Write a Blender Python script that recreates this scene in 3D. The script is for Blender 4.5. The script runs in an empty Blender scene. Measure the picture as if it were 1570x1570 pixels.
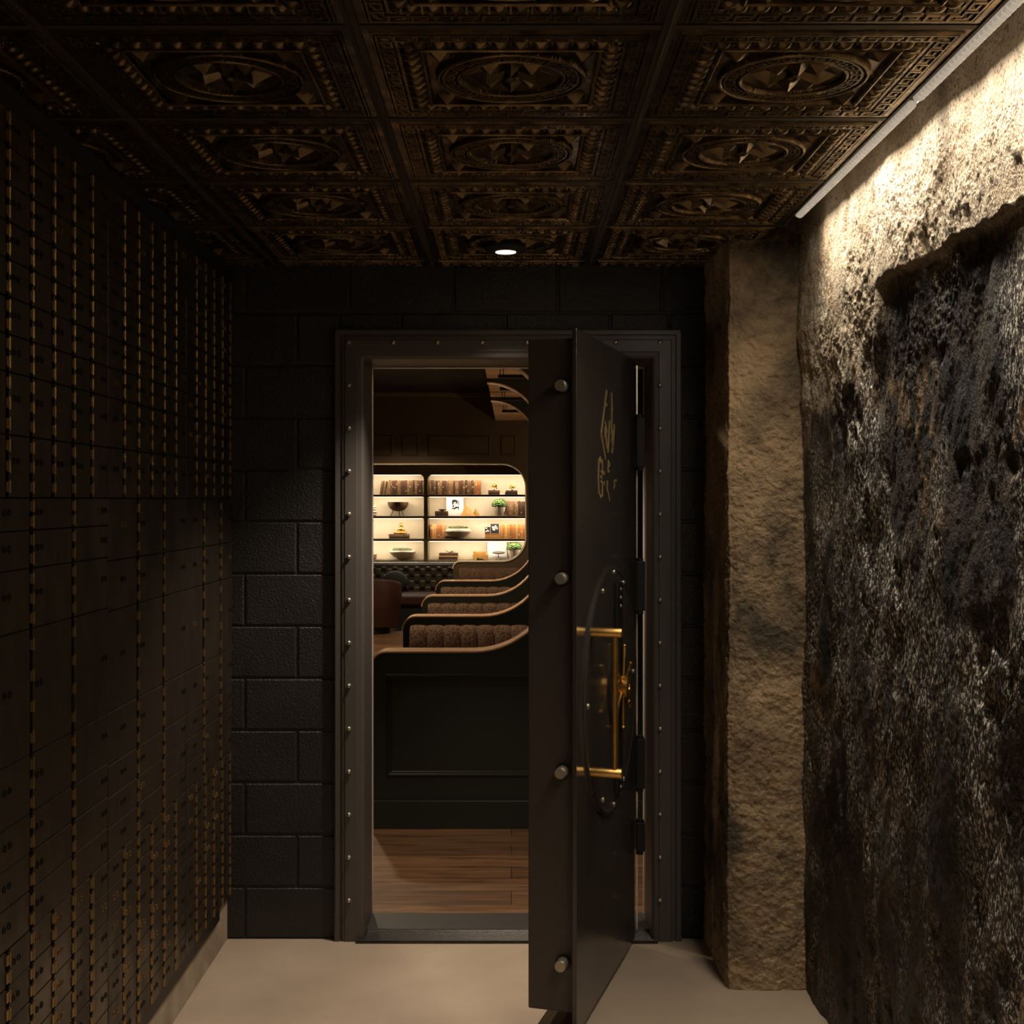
import bpy, math, random
import numpy as np
from mathutils import Vector
C = bpy.context.scene.collection
PI = math.pi
random.seed(7)
F, HZ, CX, CY = 2000.0, 1.711, 784.0, 766.0      # focal length in pixels, eye height, vanishing point
def PX(px, Y): return (px - CX) * Y / F
def PZ(py, Y): return HZ - (py - CY) * Y / F

# ------------------------------------------------------------------ materials
def lin(c):
    return tuple(((v / 255) / 12.92 if v / 255 <= 0.04045 else ((v / 255 + 0.055) / 1.055) ** 2.4) for v in c)
def mat(name, col, rough=0.5, metal=0.0, col2=None, nscale=8, bump=0.0, bscale=60, stretch=(1, 1, 1),
        emit=None, estr=0.0, lo=0.35, hi=0.65, rough2=None, spec=0.5, coat=0.0, bdist=0.01, detail=6):
    m = bpy.data.materials.new(name); m.use_nodes = True
    nt = m.node_tree; N = nt.nodes; L = nt.links
    b = N['Principled BSDF']
    b.inputs['Base Color'].default_value = (*lin(col), 1)
    b.inputs['Roughness'].default_value = rough
    b.inputs['Metallic'].default_value = metal
    b.inputs['Specular IOR Level'].default_value = spec
    if coat: b.inputs['Coat Weight'].default_value = coat
    if emit:
        b.inputs['Emission Color'].default_value = (*lin(emit), 1)
        b.inputs['Emission Strength'].default_value = estr
    tc = N.new('ShaderNodeTexCoord'); mp = N.new('ShaderNodeMapping')
    mp.inputs['Scale'].default_value = stretch
    L.new(tc.outputs['Object'], mp.inputs['Vector'])
    if col2 is not None or rough2 is not None:
        n = N.new('ShaderNodeTexNoise'); n.inputs['Scale'].default_value = nscale; n.inputs['Detail'].default_value = detail
        L.new(mp.outputs[0], n.inputs['Vector'])
        r = N.new('ShaderNodeMapRange'); r.inputs['From Min'].default_value = lo; r.inputs['From Max'].default_value = hi
        L.new(n.outputs['Fac'], r.inputs['Value'])
        if col2 is not None:
            mx = N.new('ShaderNodeMix'); mx.data_type = 'RGBA'
            mx.inputs[6].default_value = (*lin(col), 1); mx.inputs[7].default_value = (*lin(col2), 1)
            L.new(r.outputs[0], mx.inputs[0]); L.new(mx.outputs[2], b.inputs['Base Color'])
        if rough2 is not None:
            r2 = N.new('ShaderNodeMapRange'); r2.inputs['To Min'].default_value = rough; r2.inputs['To Max'].default_value = rough2
            L.new(r.outputs[0], r2.inputs['Value']); L.new(r2.outputs[0], b.inputs['Roughness'])
    if bump:
        n2 = N.new('ShaderNodeTexNoise'); n2.inputs['Scale'].default_value = bscale; n2.inputs['Detail'].default_value = detail
        L.new(mp.outputs[0], n2.inputs['Vector'])
        bp = N.new('ShaderNodeBump'); bp.inputs['Strength'].default_value = bump; bp.inputs['Distance'].default_value = bdist
        L.new(n2.outputs['Fac'], bp.inputs['Height']); L.new(bp.outputs[0], b.inputs['Normal'])
    return m
M = {}
M['blockpaint'] = mat('black_block_paint', (42, 39, 37), 0.42, bump=0.9, bscale=130, bdist=0.005, col2=(34, 32, 31), nscale=5)
M['mortar'] = mat('painted_mortar', (42, 40, 38), 0.6, bump=0.5, bscale=90)
M['concrete'] = mat('floor_concrete', (172, 152, 130), 0.75, col2=(150, 131, 110), nscale=2.2, bump=0.55, bscale=90, bdist=0.004, lo=0.3, hi=0.75)
M['plinth'] = mat('plinth_concrete', (160, 142, 118), 0.85, col2=(128, 112, 92), nscale=6, bump=0.5, bscale=50, bdist=0.004)
M['frame'] = mat('charcoal_frame_paint', (84, 77, 71), 0.42, col2=(78, 72, 67), nscale=3, stretch=(1, 1, .2), spec=0.5)
M['doorpaint'] = mat('charcoal_door_lacquer', (58, 52, 47), 0.2, col2=(63, 56, 50), nscale=2, rough2=0.27, coat=0.15, spec=0.55)
M['dooredge'] = mat('charcoal_edge_paint', (66, 57, 50), 0.45, bump=0.05, bscale=200)
M['blackmetal'] = mat('black_steel', (24, 22, 20), 0.55, spec=0.4)
M['brass'] = mat('brushed_brass', (232, 182, 104), 0.34, 1.0, bump=0.08, bscale=300, stretch=(1, 1, 12))
M['brassdark'] = mat('aged_brass', (150, 118, 66), 0.4, 1.0)
M['logo'] = mat('gold_leaf_line', (205, 176, 118), 0.45, 0.5)
M['steel'] = mat('polished_steel', (214, 204, 186), 0.3, 0.9)
M['boltsteel'] = mat('lock_bolt_steel', (176, 166, 146), 0.42, 0.7)
M['strip'] = mat('pale_glint_strip', (240, 226, 206), 0.28, 0.6)  # pale tone stands for light caught on the jamb edges
M['trimpale'] = mat('shelf_lit_trim', (240, 222, 194), 0.3)  # brightness of the shelf-lit edge put into the colour
M['ribmetal'] = mat('ribbed_aluminium', (70, 66, 62), 0.38, 0.9)
M['driftwood'] = mat('grey_driftwood', (120, 106, 90), 0.8)
M['sill'] = mat('sill_paint', (62, 58, 55), 0.45)
M['bronze'] = mat('antique_bronze_tin', (126, 106, 76), 0.24, 0.92, col2=(64, 52, 36), nscale=14, rough2=0.36)
M['tee'] = mat('dark_bronze_tee', (58, 48, 34), 0.65, 0.4)
M['boxdoor'] = mat('tarnished_box_door', (82, 70, 56), 0.33, 0.7, col2=(56, 47, 37), nscale=7, rough2=0.55, stretch=(1, 1, .5), bump=0.05, bscale=30)
M['boxframe'] = mat('dark_box_frame', (34, 27, 20), 0.5, 0.4)
M['hinge'] = mat('bronze_hinge', (150, 122, 80), 0.38, 0.9)
M['lock'] = mat('dark_lock', (36, 30, 25), 0.4, 0.7)
M['black'] = mat('matt_black', (12, 11, 11), 0.8)
M['housing'] = mat('ribbed_led_housing', (170, 166, 160), 0.45, emit=(255, 240, 218), estr=0.30)
M['ledglow'] = mat('led_diffuser', (230, 220, 205), 0.5, emit=(255, 232, 200), estr=2.5)
M['greenpaint'] = mat('near_black_green_paint', (36, 38, 31), 0.38)
M['cap'] = mat('oak_cap', (208, 166, 128), 0.3, col2=(180, 138, 104), nscale=10, stretch=(.3, 4, 4))
M['tweed'] = mat('brown_woven_fabric', (112, 84, 64), 0.95, col2=(62, 44, 34), nscale=140, lo=0.45, hi=0.55, detail=1, stretch=(.6, 1, 1))
M['leather'] = mat('olive_black_leather', (72, 66, 54), 0.35, col2=(58, 52, 42), nscale=6)
M['brownleather'] = mat('oxblood_brown_leather', (66, 36, 24), 0.45, col2=(54, 30, 20), nscale=4)
M['diningwall'] = mat('olive_brown_wall', (86, 70, 48), 0.55)
M['soffit'] = mat('tan_plaster', (214, 178, 134), 0.7, col2=(172, 134, 96), nscale=3)
M['diningceil'] = mat('black_ceiling', (20, 20, 21), 0.8)
M['shelfpaint'] = mat('olive_shelf_paint', (112, 96, 68), 0.5)
M['cream'] = mat('cream_backing', (232, 214, 184), 0.8, col2=(220, 196, 160), nscale=2.5)
M['dish'] = mat('dark_clay', (92, 62, 40), 0.6)
M['pot'] = mat('stone_pot', (206, 190, 166), 0.75, col2=(184, 166, 142), nscale=14)
M['moss'] = mat('moss_green', (90, 110, 50), 0.9, col2=(60, 80, 32), nscale=60)
M['mossdark'] = mat('olive_moss', (104, 108, 62), 0.9, col2=(68, 74, 42), nscale=60)
M['flower'] = mat('pale_yellow_leaves', (240, 220, 150), 0.8, col2=(160, 126, 66), nscale=70)
M['gold'] = mat('gold_figurine', (206, 166, 84), 0.3, 0.9)
M['wood'] = mat('honey_wood', (204, 150, 74), 0.5, col2=(176, 122, 56), nscale=12)
M['paper'] = mat('white_paper', (226, 222, 214), 0.7)
M['ink'] = mat('black_ink', (32, 30, 30), 0.7)
M['page'] = mat('cream_pages', (214, 192, 152), 0.8)
BK = [mat('brown_spine_%s' % 'abcdefgh'[i], c, 0.55, col2=c2, nscale=40, stretch=(1, 1, .6)) for i, (c, c2) in enumerate([
    ((96, 62, 40), (66, 42, 28)), ((132, 96, 62), (92, 62, 40)), ((72, 48, 34), (50, 34, 25)), ((156, 120, 82), (112, 82, 54)),
    ((110, 70, 46), (168, 134, 92))])]
BT = [mat('tan_spine_%s' % 'abcdefgh'[i], c, 0.55, col2=c2, nscale=30, stretch=(1, 1, .3)) for i, (c, c2) in enumerate([
    ((206, 148, 82), (190, 130, 68)), ((190, 128, 70), (172, 112, 58)), ((222, 170, 104), (204, 150, 86)), ((176, 112, 66), (160, 98, 54))])]

# wood planks
def plank_mat():
    m = bpy.data.materials.new('oak_planks'); m.use_nodes = True
    nt = m.node_tree; N = nt.nodes; L = nt.links; b = N['Principled BSDF']
    tc = N.new('ShaderNodeTexCoord')
    br = N.new('ShaderNodeTexBrick'); br.inputs['Scale'].default_value = 1.0
    br.inputs['Brick Width'].default_value = 1.6; br.inputs['Row Height'].default_value = 0.19
    br.inputs['Mortar Size'].default_value = 0.002; br.inputs['Bias'].default_value = 0
    br.inputs['Color1'].default_value = (*lin((132, 95, 62)), 1); br.inputs['Color2'].default_value = (*lin((100, 70, 46)), 1)
    br.inputs['Mortar'].default_value = (*lin((40, 24, 16)), 1)
    L.new(tc.outputs['Object'], br.inputs['Vector'])
    mp = N.new('ShaderNodeMapping'); mp.inputs['Scale'].default_value = (1.2, 14, 1)
    L.new(tc.outputs['Object'], mp.inputs['Vector'])
    n = N.new('ShaderNodeTexNoise'); n.inputs['Scale'].default_value = 2.5; n.inputs['Detail'].default_value = 8; n.inputs['Distortion'].default_value = 0.8
    L.new(mp.outputs[0], n.inputs['Vector'])
    r = N.new('ShaderNodeMapRange'); r.inputs['From Min'].default_value = .3; r.inputs['From Max'].default_value = .7
    r.inputs['To Min'].default_value = .45; r.inputs['To Max'].default_value = 1.3
    L.new(n.outputs['Fac'], r.inputs['Value'])
    mx = N.new('ShaderNodeVectorMath'); mx.operation = 'SCALE'
    L.new(br.outputs['Color'], mx.inputs[0]); L.new(r.outputs[0], mx.inputs['Scale'])
    L.new(mx.outputs[0], b.inputs['Base Color']); b.inputs['Roughness'].default_value = 0.42
    return m
M['planks'] = plank_mat()

# rough plaster over dark flaking masonry
def roughwall_mat():
    m = bpy.data.materials.new('flaking_plaster'); m.use_nodes = True
    nt = m.node_tree; N = nt.nodes; L = nt.links; b = N['Principled BSDF']
    tc = N.new('ShaderNodeTexCoord'); sep = N.new('ShaderNodeSeparateXYZ'); L.new(tc.outputs['Object'], sep.inputs[0])
    def noise(sc, det, stretch=(1, 1, 1), dist=0.0):
        mp = N.new('ShaderNodeMapping'); mp.inputs['Scale'].default_value = stretch
        L.new(tc.outputs['Object'], mp.inputs['Vector'])
        n = N.new('ShaderNodeTexNoise'); n.inputs['Scale'].default_value = sc; n.inputs['Detail'].default_value = det
        n.inputs['Distortion'].default_value = dist
        L.new(mp.outputs[0], n.inputs['Vector']); return n.outputs['Fac']
    def ramp(v, a, c, t0=0.0, t1=1.0):
        r = N.new('ShaderNodeMapRange'); r.inputs['From Min'].default_value = a; r.inputs['From Max'].default_value = c
        r.inputs['To Min'].default_value = t0; r.inputs['To Max'].default_value = t1
        L.new(v, r.inputs['Value']); return r.outputs[0]
    def math_(op, a, c):
        k = N.new('ShaderNodeMath'); k.operation = op
        for i, v in enumerate((a, c)):
            if isinstance(v, (int, float)): k.inputs[i].default_value = v
            else: L.new(v, k.inputs[i])
        return k.outputs[0]
    def mix(f, a, c):
        k = N.new('ShaderNodeMix'); k.data_type = 'RGBA'
        for i, v in ((0, f), (6, a), (7, c)):
            if isinstance(v, tuple): k.inputs[i].default_value = (*lin(v), 1)
            else: L.new(v, k.inputs[i])
        return k.outputs[2]
    # boundary between pale plaster (above) and dark flaking coat (below): lower towards the far end
    edge = ramp(sep.outputs['Y'], 3.35, 4.3, 2.27, 1.92)
    big = noise(3.0, 5, (1, 1, .6)); fine = noise(34, 7, (1, 1, .45)); tiny = noise(130, 3)
    h = math_('SUBTRACT', sep.outputs['Z'], edge)
    h = math_('ADD', h, math_('MULTIPLY', math_('SUBTRACT', big, 0.5), ramp(sep.outputs['Y'], 3.3, 4.2, 0.10, 1.1)))
    h = math_('ADD', h, math_('MULTIPLY', math_('SUBTRACT', fine, 0.5), 0.12))
    upper = ramp(h, -0.03, 0.05)
    plaster = mix(ramp(noise(5, 6), .35, .7), (190, 176, 152), (148, 124, 94))
    plaster = mix(ramp(tiny, .5, .66), plaster, (110, 92, 70))
    dark = mix(ramp(noise(9, 6, (1, 1, .5)), .4, .7), (32, 28, 25), (68, 56, 44))
    speck = math_('MULTIPLY', ramp(noise(125, 4, (1, 1, .6)), .51, .60), ramp(noise(2.6, 12, (1, 1, .6), .8), .44, .60))
    dark = mix(speck, dark, (206, 196, 178))
    dark = mix(math_('MULTIPLY', ramp(noise(2.3, 5), .58, .72), ramp(fine, .48, .6)), dark, (146, 116, 78))
    L.new(mix(upper, dark, plaster), b.inputs['Base Color'])
    b.inputs['Roughness'].default_value = 0.62
    n = noise(190, 6, (1, 1, .75)); bp = N.new('ShaderNodeBump'); bp.inputs['Strength'].default_value = 1.0; bp.inputs['Distance'].default_value = 0.007
    L.new(n, bp.inputs['Height']); L.new(bp.outputs[0], b.inputs['Normal'])
    return m
M['roughwall'] = roughwall_mat()
def pilaster_mat():
    m = mat('worn_concrete', (190, 160, 120), 0.8, col2=(140, 116, 86), nscale=3.5, bump=1.0, bscale=110, bdist=0.008, detail=8, stretch=(1, 1, .9))
    nt = m.node_tree; N = nt.nodes; L = nt.links; b = N['Principled BSDF']
    src = b.inputs['Base Color'].links[0].from_socket
    tc = N.new('ShaderNodeTexCoord'); n = N.new('ShaderNodeTexNoise'); n.inputs['Scale'].default_value = 2.3; n.inputs['Detail'].default_value = 12; n.inputs['Roughness'].default_value = .68
    n.inputs['Distortion'].default_value = .5
    L.new(tc.outputs['Object'], n.inputs['Vector'])
    r = N.new('ShaderNodeMapRange'); r.inputs['From Min'].default_value = .46; r.inputs['From Max'].default_value = .64
    L.new(n.outputs['Fac'], r.inputs['Value'])
    mx = N.new('ShaderNodeMix'); mx.data_type = 'RGBA'; mx.inputs[7].default_value = (*lin((78, 68, 52)), 1)
    L.new(r.outputs[0], mx.inputs[0]); L.new(src, mx.inputs[6]); L.new(mx.outputs[2], b.inputs['Base Color'])
    return m
M['pilaster'] = pilaster_mat()

# ------------------------------------------------------------------ object helpers
def tag(o, label=None, cat=None, group=None, kind=None):
    if label: o['label'] = label
    if cat: o['category'] = cat
    if group: o['group'] = group
    if kind: o['kind'] = kind
    return o
def thing(name, label, cat, loc=(0, 0, 0), group=None):
    o = bpy.data.objects.new(name, None); C.objects.link(o); o.location = loc
    o.empty_display_size = .05
    return tag(o, label, cat, group)
def offs(parent):
    v = Vector((0, 0, 0))
    while parent is not None: v += Vector(parent.location); parent = parent.parent
    return v
class MB:
    def __init__(s): s.v = []; s.f = []
    def add(s, vs, fs):
        n = len(s.v); s.v.extend(vs); s.f.extend([tuple(i + n for i in f) for f in fs]); return s
    def box(s, x0, x1, y0, y1, z0, z1):
        return s.add([(x0, y0, z0), (x1, y0, z0), (x1, y1, z0), (x0, y1, z0), (x0, y0, z1), (x1, y0, z1), (x1, y1, z1), (x0, y1, z1)],
                     [(0, 3, 2, 1), (4, 5, 6, 7), (0, 1, 5, 4), (1, 2, 6, 5), (2, 3, 7, 6), (3, 0, 4, 7)])
    def prism(s, poly, a0, a1, f):
        """poly of 2-D points swept from a0 to a1; f(u, v, a) -> xyz"""
        n = len(poly)
        return s.add([f(u, v, a0) for u, v in poly] + [f(u, v, a1) for u, v in poly],
                     [tuple(range(n))[::-1], tuple(range(n, 2 * n))] + [(i, (i + 1) % n, n + (i + 1) % n, n + i) for i in range(n)])
    def tube(s, p0, p1, r0, r1=None, n=20, cap=True):
        r1 = r0 if r1 is None else r1
        p0 = Vector(p0); p1 = Vector(p1); d = (p1 - p0).normalized()
        a = d.orthogonal().normalized(); b = d.cross(a)
        vs = []
        for p, r in ((p0, r0), (p1, r1)):
            for i in range(n):
                t = 2 * PI * i / n; vs.append(tuple(p + (a * math.cos(t) + b * math.sin(t)) * r))
        fs = [(i, (i + 1) % n, n + (i + 1) % n, n + i) for i in range(n)]
        if cap: fs += [tuple(range(n))[::-1], tuple(range(n, 2 * n))]
        return s.add(vs, fs)
    def revolve(s, p, axis, prof, n=28):
        """prof: list of (radius, distance along axis)"""
        p = Vector(p); d = Vector(axis).normalized(); a = d.orthogonal().normalized(); b = d.cross(a)
        vs = []; fs = []
        for r, h in prof:
            for i in range(n):
                t = 2 * PI * i / n; vs.append(tuple(p + d * h + (a * math.cos(t) + b * math.sin(t)) * max(r, 1e-5)))
        for k in range(len(prof) - 1):
            for i in range(n):
                j = (i + 1) % n; fs.append((k * n + i, k * n + j, (k + 1) * n + j, (k + 1) * n + i))
        fs.append(tuple(range(n))[::-1]); fs.append(tuple(range((len(prof) - 1) * n, len(prof) * n)))
        return s.add(vs, fs)
    def ball(s, c, r, n=14, sq=(1, 1, 1), jit=0.0, rnd=None):
        prof = []
        m = n // 2 + 1
        base = len(s.v)
        vs = []; fs = []
        for k in range(m + 1):
            ph = PI * k / m
            for i in range(n):
                t = 2 * PI * i / n
                rr = r * (1 + (rnd.uniform(-jit, jit) if rnd else 0))
                vs.append((c[0] + rr * math.sin(ph) * math.cos(t) * sq[0], c[1] + rr * math.sin(ph) * math.sin(t) * sq[1], c[2] + rr * math.cos(ph) * sq[2]))
        for k in range(m):
            for i in range(n):
                j = (i + 1) % n; fs.append((k * n + i, (k + 1) * n + i, (k + 1) * n + j, k * n + j))
        return s.add(vs, fs)
    def build(s, name, m, parent=None, smooth=False, bevel=0.0, seg=2, label=None):
        me = bpy.data.meshes.new(name)
        o3 = offs(parent)
        me.from_pydata([(x - o3.x, y - o3.y, z - o3.z) for x, y, z in s.v], [], s.f)
        me.validate(); me.materials.append(m)
        o = bpy.data.objects.new(name, me); C.objects.link(o)
        if parent is not None: o.parent = parent
        if bevel:
            b = o.modifiers.new('bevel', 'BEVEL'); b.width = bevel; b.segments = seg; b.limit_method = 'ANGLE'; b.angle_limit = math.radians(40)
        if smooth:
            for p in me.polygons: p.use_smooth = True
            if smooth == 'auto':
                try: me.set_sharp_from_angle(angle=math.radians(35))
                except Exception: pass
        if label: o['label'] = label
        return o
def struct(name, mb, m, **k):
    o = mb.build(name, m, **k); o['kind'] = 'structure'; return o
def grid_obj(name, V, m, nx, ny, parent=None, smooth=True, flip=False):
    me = bpy.data.meshes.new(name)
    o3 = offs(parent); V = V.reshape(-1, 3) - np.array([o3.x, o3.y, o3.z])
    idx = np.arange(nx * ny).reshape(nx, ny)
    q = np.stack([idx[:-1, :-1], idx[1:, :-1], idx[1:, 1:], idx[:-1, 1:]], -1).reshape(-1, 4)
    if flip: q = q[:, ::-1]
    nq = len(q)
    me.vertices.add(nx * ny); me.vertices.foreach_set('co', V.astype(np.float32).ravel())
    me.loops.add(nq * 4); me.loops.foreach_set('vertex_index', q.astype(np.int32).ravel())
    me.polygons.add(nq); me.polygons.foreach_set('loop_start', np.arange(0, nq * 4, 4, dtype=np.int32))
    me.polygons.foreach_set('use_smooth', np.full(nq, bool(smooth)))
    me.update(calc_edges=True); me.validate(); me.materials.append(m)
    o = bpy.data.objects.new(name, me); C.objects.link(o)
    if parent is not None: o.parent = parent
    return o
_T = np.random.RandomState(3).rand(512, 512)
def vn(u, v, seed=0):
    u = u + seed * 37.3; v = v + seed * 91.7
    i = np.floor(u).astype(int); j = np.floor(v).astype(int); fu = u - i; fv = v - j
    fu = fu * fu * (3 - 2 * fu); fv = fv * fv * (3 - 2 * fv)
    a = _T[i % 512, j % 512]; b = _T[(i + 1) % 512, j % 512]; c = _T[i % 512, (j + 1) % 512]; d = _T[(i + 1) % 512, (j + 1) % 512]
    return (a * (1 - fu) + b * fu) * (1 - fv) + (c * (1 - fu) + d * fu) * fv - .5
def fbm(u, v, f, o, seed=0, gain=.5):
    r = 0; a = 1
    for k in range(o):
        r = r + a * vn(u * f, v * f, seed + k); f *= 2.03; a *= gain
    return r
def sm(x, a, b):
    t = np.clip((x - a) / (b - a), 0, 1); return t * t * (3 - 2 * t)
# ================================================================== THE VESTIBULE SHELL
CEIL = 2.625
WALLY = 5.080
m = MB()
m.box(-1.45, 1.6, -2.2, 5.30, -.12, 0.0)
struct('floor', m, M['concrete'])
struct('ceiling', MB().box(-1.45, 1.6, -2.2, 5.37, 2.74, 2.86), M['black'])
struct('wall_front', MB().box(-1.45, 1.6, -2.32, -2.2, 0, 2.74), M['plinth'])      # behind the photographer
m = MB().box(-1.45, -1.34, -2.2, 5.078, 0, 2.74)
m.box(-1.34, -1.105, -2.2, 2.66, .18, 2.558)
struct('wall_left', m, M['boxframe'])
struct('baseboard_left', MB().box(-1.34, -1.105, -2.2, 5.078, 0, .1795), M['plinth'], bevel=.004)
struct('trim_1', MB().box(-1.34, -1.10, -2.2, 5.078, 2.5585, 2.68), M['black'])

# rough right wall: real relief, finely meshed where the lens sees it
ys = np.concatenate([np.arange(-2.2, 2.2, .03), np.arange(2.2, 4.62, .0042)]); zs = np.arange(0, 2.74, .0042)
Y, Z = np.meshgrid(ys, zs, indexing='ij')
edge = 2.295 + .018 * vn(Y * 6, Z * 0, 5) + .01 * vn(Y * 30, Z * 0, 6)
up = sm(Z, edge - .012, edge + .008)
fade = 1 - sm(Y, 3.38, 3.62)
prot = .024 * up * fade + .020 * sm(Z, 1.9, 2.45) * (1 - fade)
rough_w = .30 + .70 * sm(fbm(Y, Z, 1.9, 5, 11), -.12, .18)
rel = .026 * fbm(Y, Z * .7, 1.6, 4, 20) * sm(Z, -.2, .5) + .012 * fbm(Y + Z * .35, Z * .5, 7, 4, 30) * (1.15 - .4 * up)
rel += rough_w * (.0085 * fbm(Y + Z * .25, Z * .6, 26, 4, 40, .62) + .0050 * fbm(Y + Z * .2, Z * .8, 120, 2, 50, .9)) * (1 - .25 * up)
pit = sm(fbm(Y, Z * .8, 7, 4, 60), .24, .42); rel -= .009 * pit
X = 1.015 - prot - rel
X += .012 * sm(Z, .9, .1)
struct_o = grid_obj('wall_right', np.stack([X, Y, Z], -1), M['roughwall'], len(ys), len(zs), flip=True); struct_o['kind'] = 'structure'

# concrete pilaster wrapping from its left return to its front face
s = np.arange(0, .585 + .30, .005); zz = np.arange(0, 2.74, .005)
S, Z = np.meshgrid(s, zz, indexing='ij')
bx = np.where(S < .565, .753, .753 + (S - .565)); by = np.where(S < .565, 5.115 - S, 4.55)
cw = sm(S, .52, .565) * (1 - sm(S, .565, .61))
nx_ = np.where(S < .565, -1 + .7 * sm(S, .53, .565), -.7 * (1 - sm(S, .565, .60))); ny_ = -(sm(S, .53, .60))
ln = np.sqrt(nx_ ** 2 + ny_ ** 2) + 1e-6
r = .010 * fbm(S + 4, Z, 3, 4, 70) + .006 * fbm(S, Z * .8, 18, 5, 80, .6) + .0065 * fbm(S, Z, 64, 3, 85, .8) - .008 * cw * (1 + 1.2 * vn(Z * 9, S * 0, 5))
r *= sm(S, 0, .02)
o = grid_obj('wall_pilaster', np.stack([bx + nx_ / ln * r, by + ny_ / ln * r, Z], -1), M['pilaster'], len(s), len(zz), flip=True)
o['kind'] = 'structure'

# block wall round the door: running bond of painted concrete blocks
FL, FR, FT = -.571, .545, 2.256                       # clear opening
m = MB()
hx0, hx1, hz = FL - .10, FR + .07, FT + .095
def block(x0, x1, z0, z1):
    g = .0045; c = .004; x0 += g; x1 -= g; z0 += g; z1 -= g
    if x1 - x0 < .012 or z1 - z0 < .012: return
    y0 = WALLY - .001; y1 = WALLY + .02
    m.add([(x0, y1, z0), (x1, y1, z0), (x1, y1, z1), (x0, y1, z1), (x0, y0 + c, z0), (x1, y0 + c, z0), (x1, y0 + c, z1), (x0, y0 + c, z1),
           (x0 + c, y0, z0 + c), (x1 - c, y0, z0 + c), (x1 - c, y0, z1 - c), (x0 + c, y0, z1 - c)],
          [(8, 9, 10, 11), (4, 5, 9, 8), (5, 6, 10, 9), (6, 7, 11, 10), (7, 4, 8, 11), (0, 1, 5, 4), (1, 2, 6, 5), (2, 3, 7, 6), (3, 0, 4, 7)])
for k in range(14):
    z0 = k * .2032; z1 = min(z0 + .2032, 2.74)
    j0 = -1.038 + (.203 if k % 2 else 0) - 2 * .4064
    x = j0
    while x < .80:
        a, b = max(x, -1.34), min(x + .4064, .80)
        if b > a:
            if z0 >= hz - .02 or b <= hx0 or a >= hx1: block(a, b, z0, z1)
            else:
                zz0 = max(z0, hz) if z1 > hz else None
                if a < hx0: block(a, hx0, z0, z1)
                if b > hx1: block(hx1, b, z0, z1)
                if zz0 is not None and z1 - zz0 > .02: block(max(a, hx0), min(b, hx1), zz0, z1)
        x += .4064
struct('wall_back', m, M['blockpaint'])
m = MB()
m.box(-1.45, FL - .006, WALLY + .004, 5.34, 0, 2.74).box(FR + .006, 1.6, WALLY + .004, 5.34, 0, 2.74).box(FL - .006, FR + .006, WALLY + .004, 5.34, FT + .006, 2.74)
struct('wall_core', m, M['mortar'])

# ================================================================== DOOR CASING WITH BOLT HEADS
fr = thing('vault_door_frame', 'wide charcoal steel door frame studded with bolt heads, set in the black block wall', 'door frame', (0, 5.1, 0))
prof = [(0.0, 5.352), (0.0, 5.062), (.004, 5.056), (.010, 5.052), (.026, 5.050), (.028, 5.046), (.072, 5.046), (.076, 5.050), (.083, 5.050), (.085, 5.060), (.092, 5.060), (.094, 5.048),
        (.110, 5.048), (.115, 5.053), (.115, 5.117), (.0, 5.117)]
def casing(prof, name, mt, parent):
    mb = MB(); n = len(prof); vs = []
    for px_, pz_, sx, sz in ((FL, 0, -1, 0), (FL, FT, -1, 1), (FR, FT, 1, 1), (FR, 0, 1, 0)):
        for u, y in prof: vs.append((px_ + sx * u, y, pz_ + sz * u))
    fs = []
    for k in range(3):
        for i in range(n - 1):
            fs.append((k * n + i, (k + 1) * n + i, (k + 1) * n + i + 1, k * n + i + 1))
    mb.add(vs, fs); return mb.build(name, mt, parent)
casing(prof[:-1], 'casing', M['frame'], fr)
bolts = []
for k in range(14):
    z = PZ(525 + 65.8 * k, 5.046)
    bolts.append((PX(535, 5.046), z)); bolts.append((PX(1012, 5.046), z))
for p in (603, 671, 739, 808, 876, 944): bolts.append((PX(p, 5.046), PZ(525, 5.046)))
bm0 = MB().revolve((0, 0, 0), (0, -1, 0), [(.0085, -.002), (.0085, .003), (.0078, .0065), (.0055, .009), (.0025, .0102)], 20).build('bolt_head', M['steel'], fr, smooth=True)
for i, (x, z) in enumerate(bolts):
    o = bm0 if i == 0 else bm0.copy()
    if i: C.objects.link(o)
    o.parent = fr; o.location = (x, 5.046 - 5.1, z)
    for v in ([] if i else bm0.data.vertices): v.co.y += 5.1      # mesh was built relative to the frame's base
MB().box(FL - .001, FR + .001, 5.16, 5.36, .0, .014).build('sill', M['sill'], fr, bevel=.003)

mb = MB(); w_ = .007
for a_, b_ in (((FL, .014), (FL, FT)), ((FR, .014), (FR, FT)), ((FL, FT), (FR, FT))): mb.tube((a_[0] + (.001 if a_[0] < 0 else -.001) * 1, 5.354, a_[1] - (.004 if a_[1] > 1 else 0)), (b_[0] + (.001 if b_[0] < 0 else -.001), 5.354, b_[1] - .004), .004, n=14)
mb.build('jamb_glint', M['strip'], fr, smooth='auto', label='pale strip standing in for light caught on the back edge of the jamb')  # tubes added to carry the highlight along the jamb edge
MB().box(.488, .494, 5.10, 5.108, .03, 2.235).build('gap_glint', M['strip'], fr)  # bar added for the line of light in the hinge gap
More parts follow.
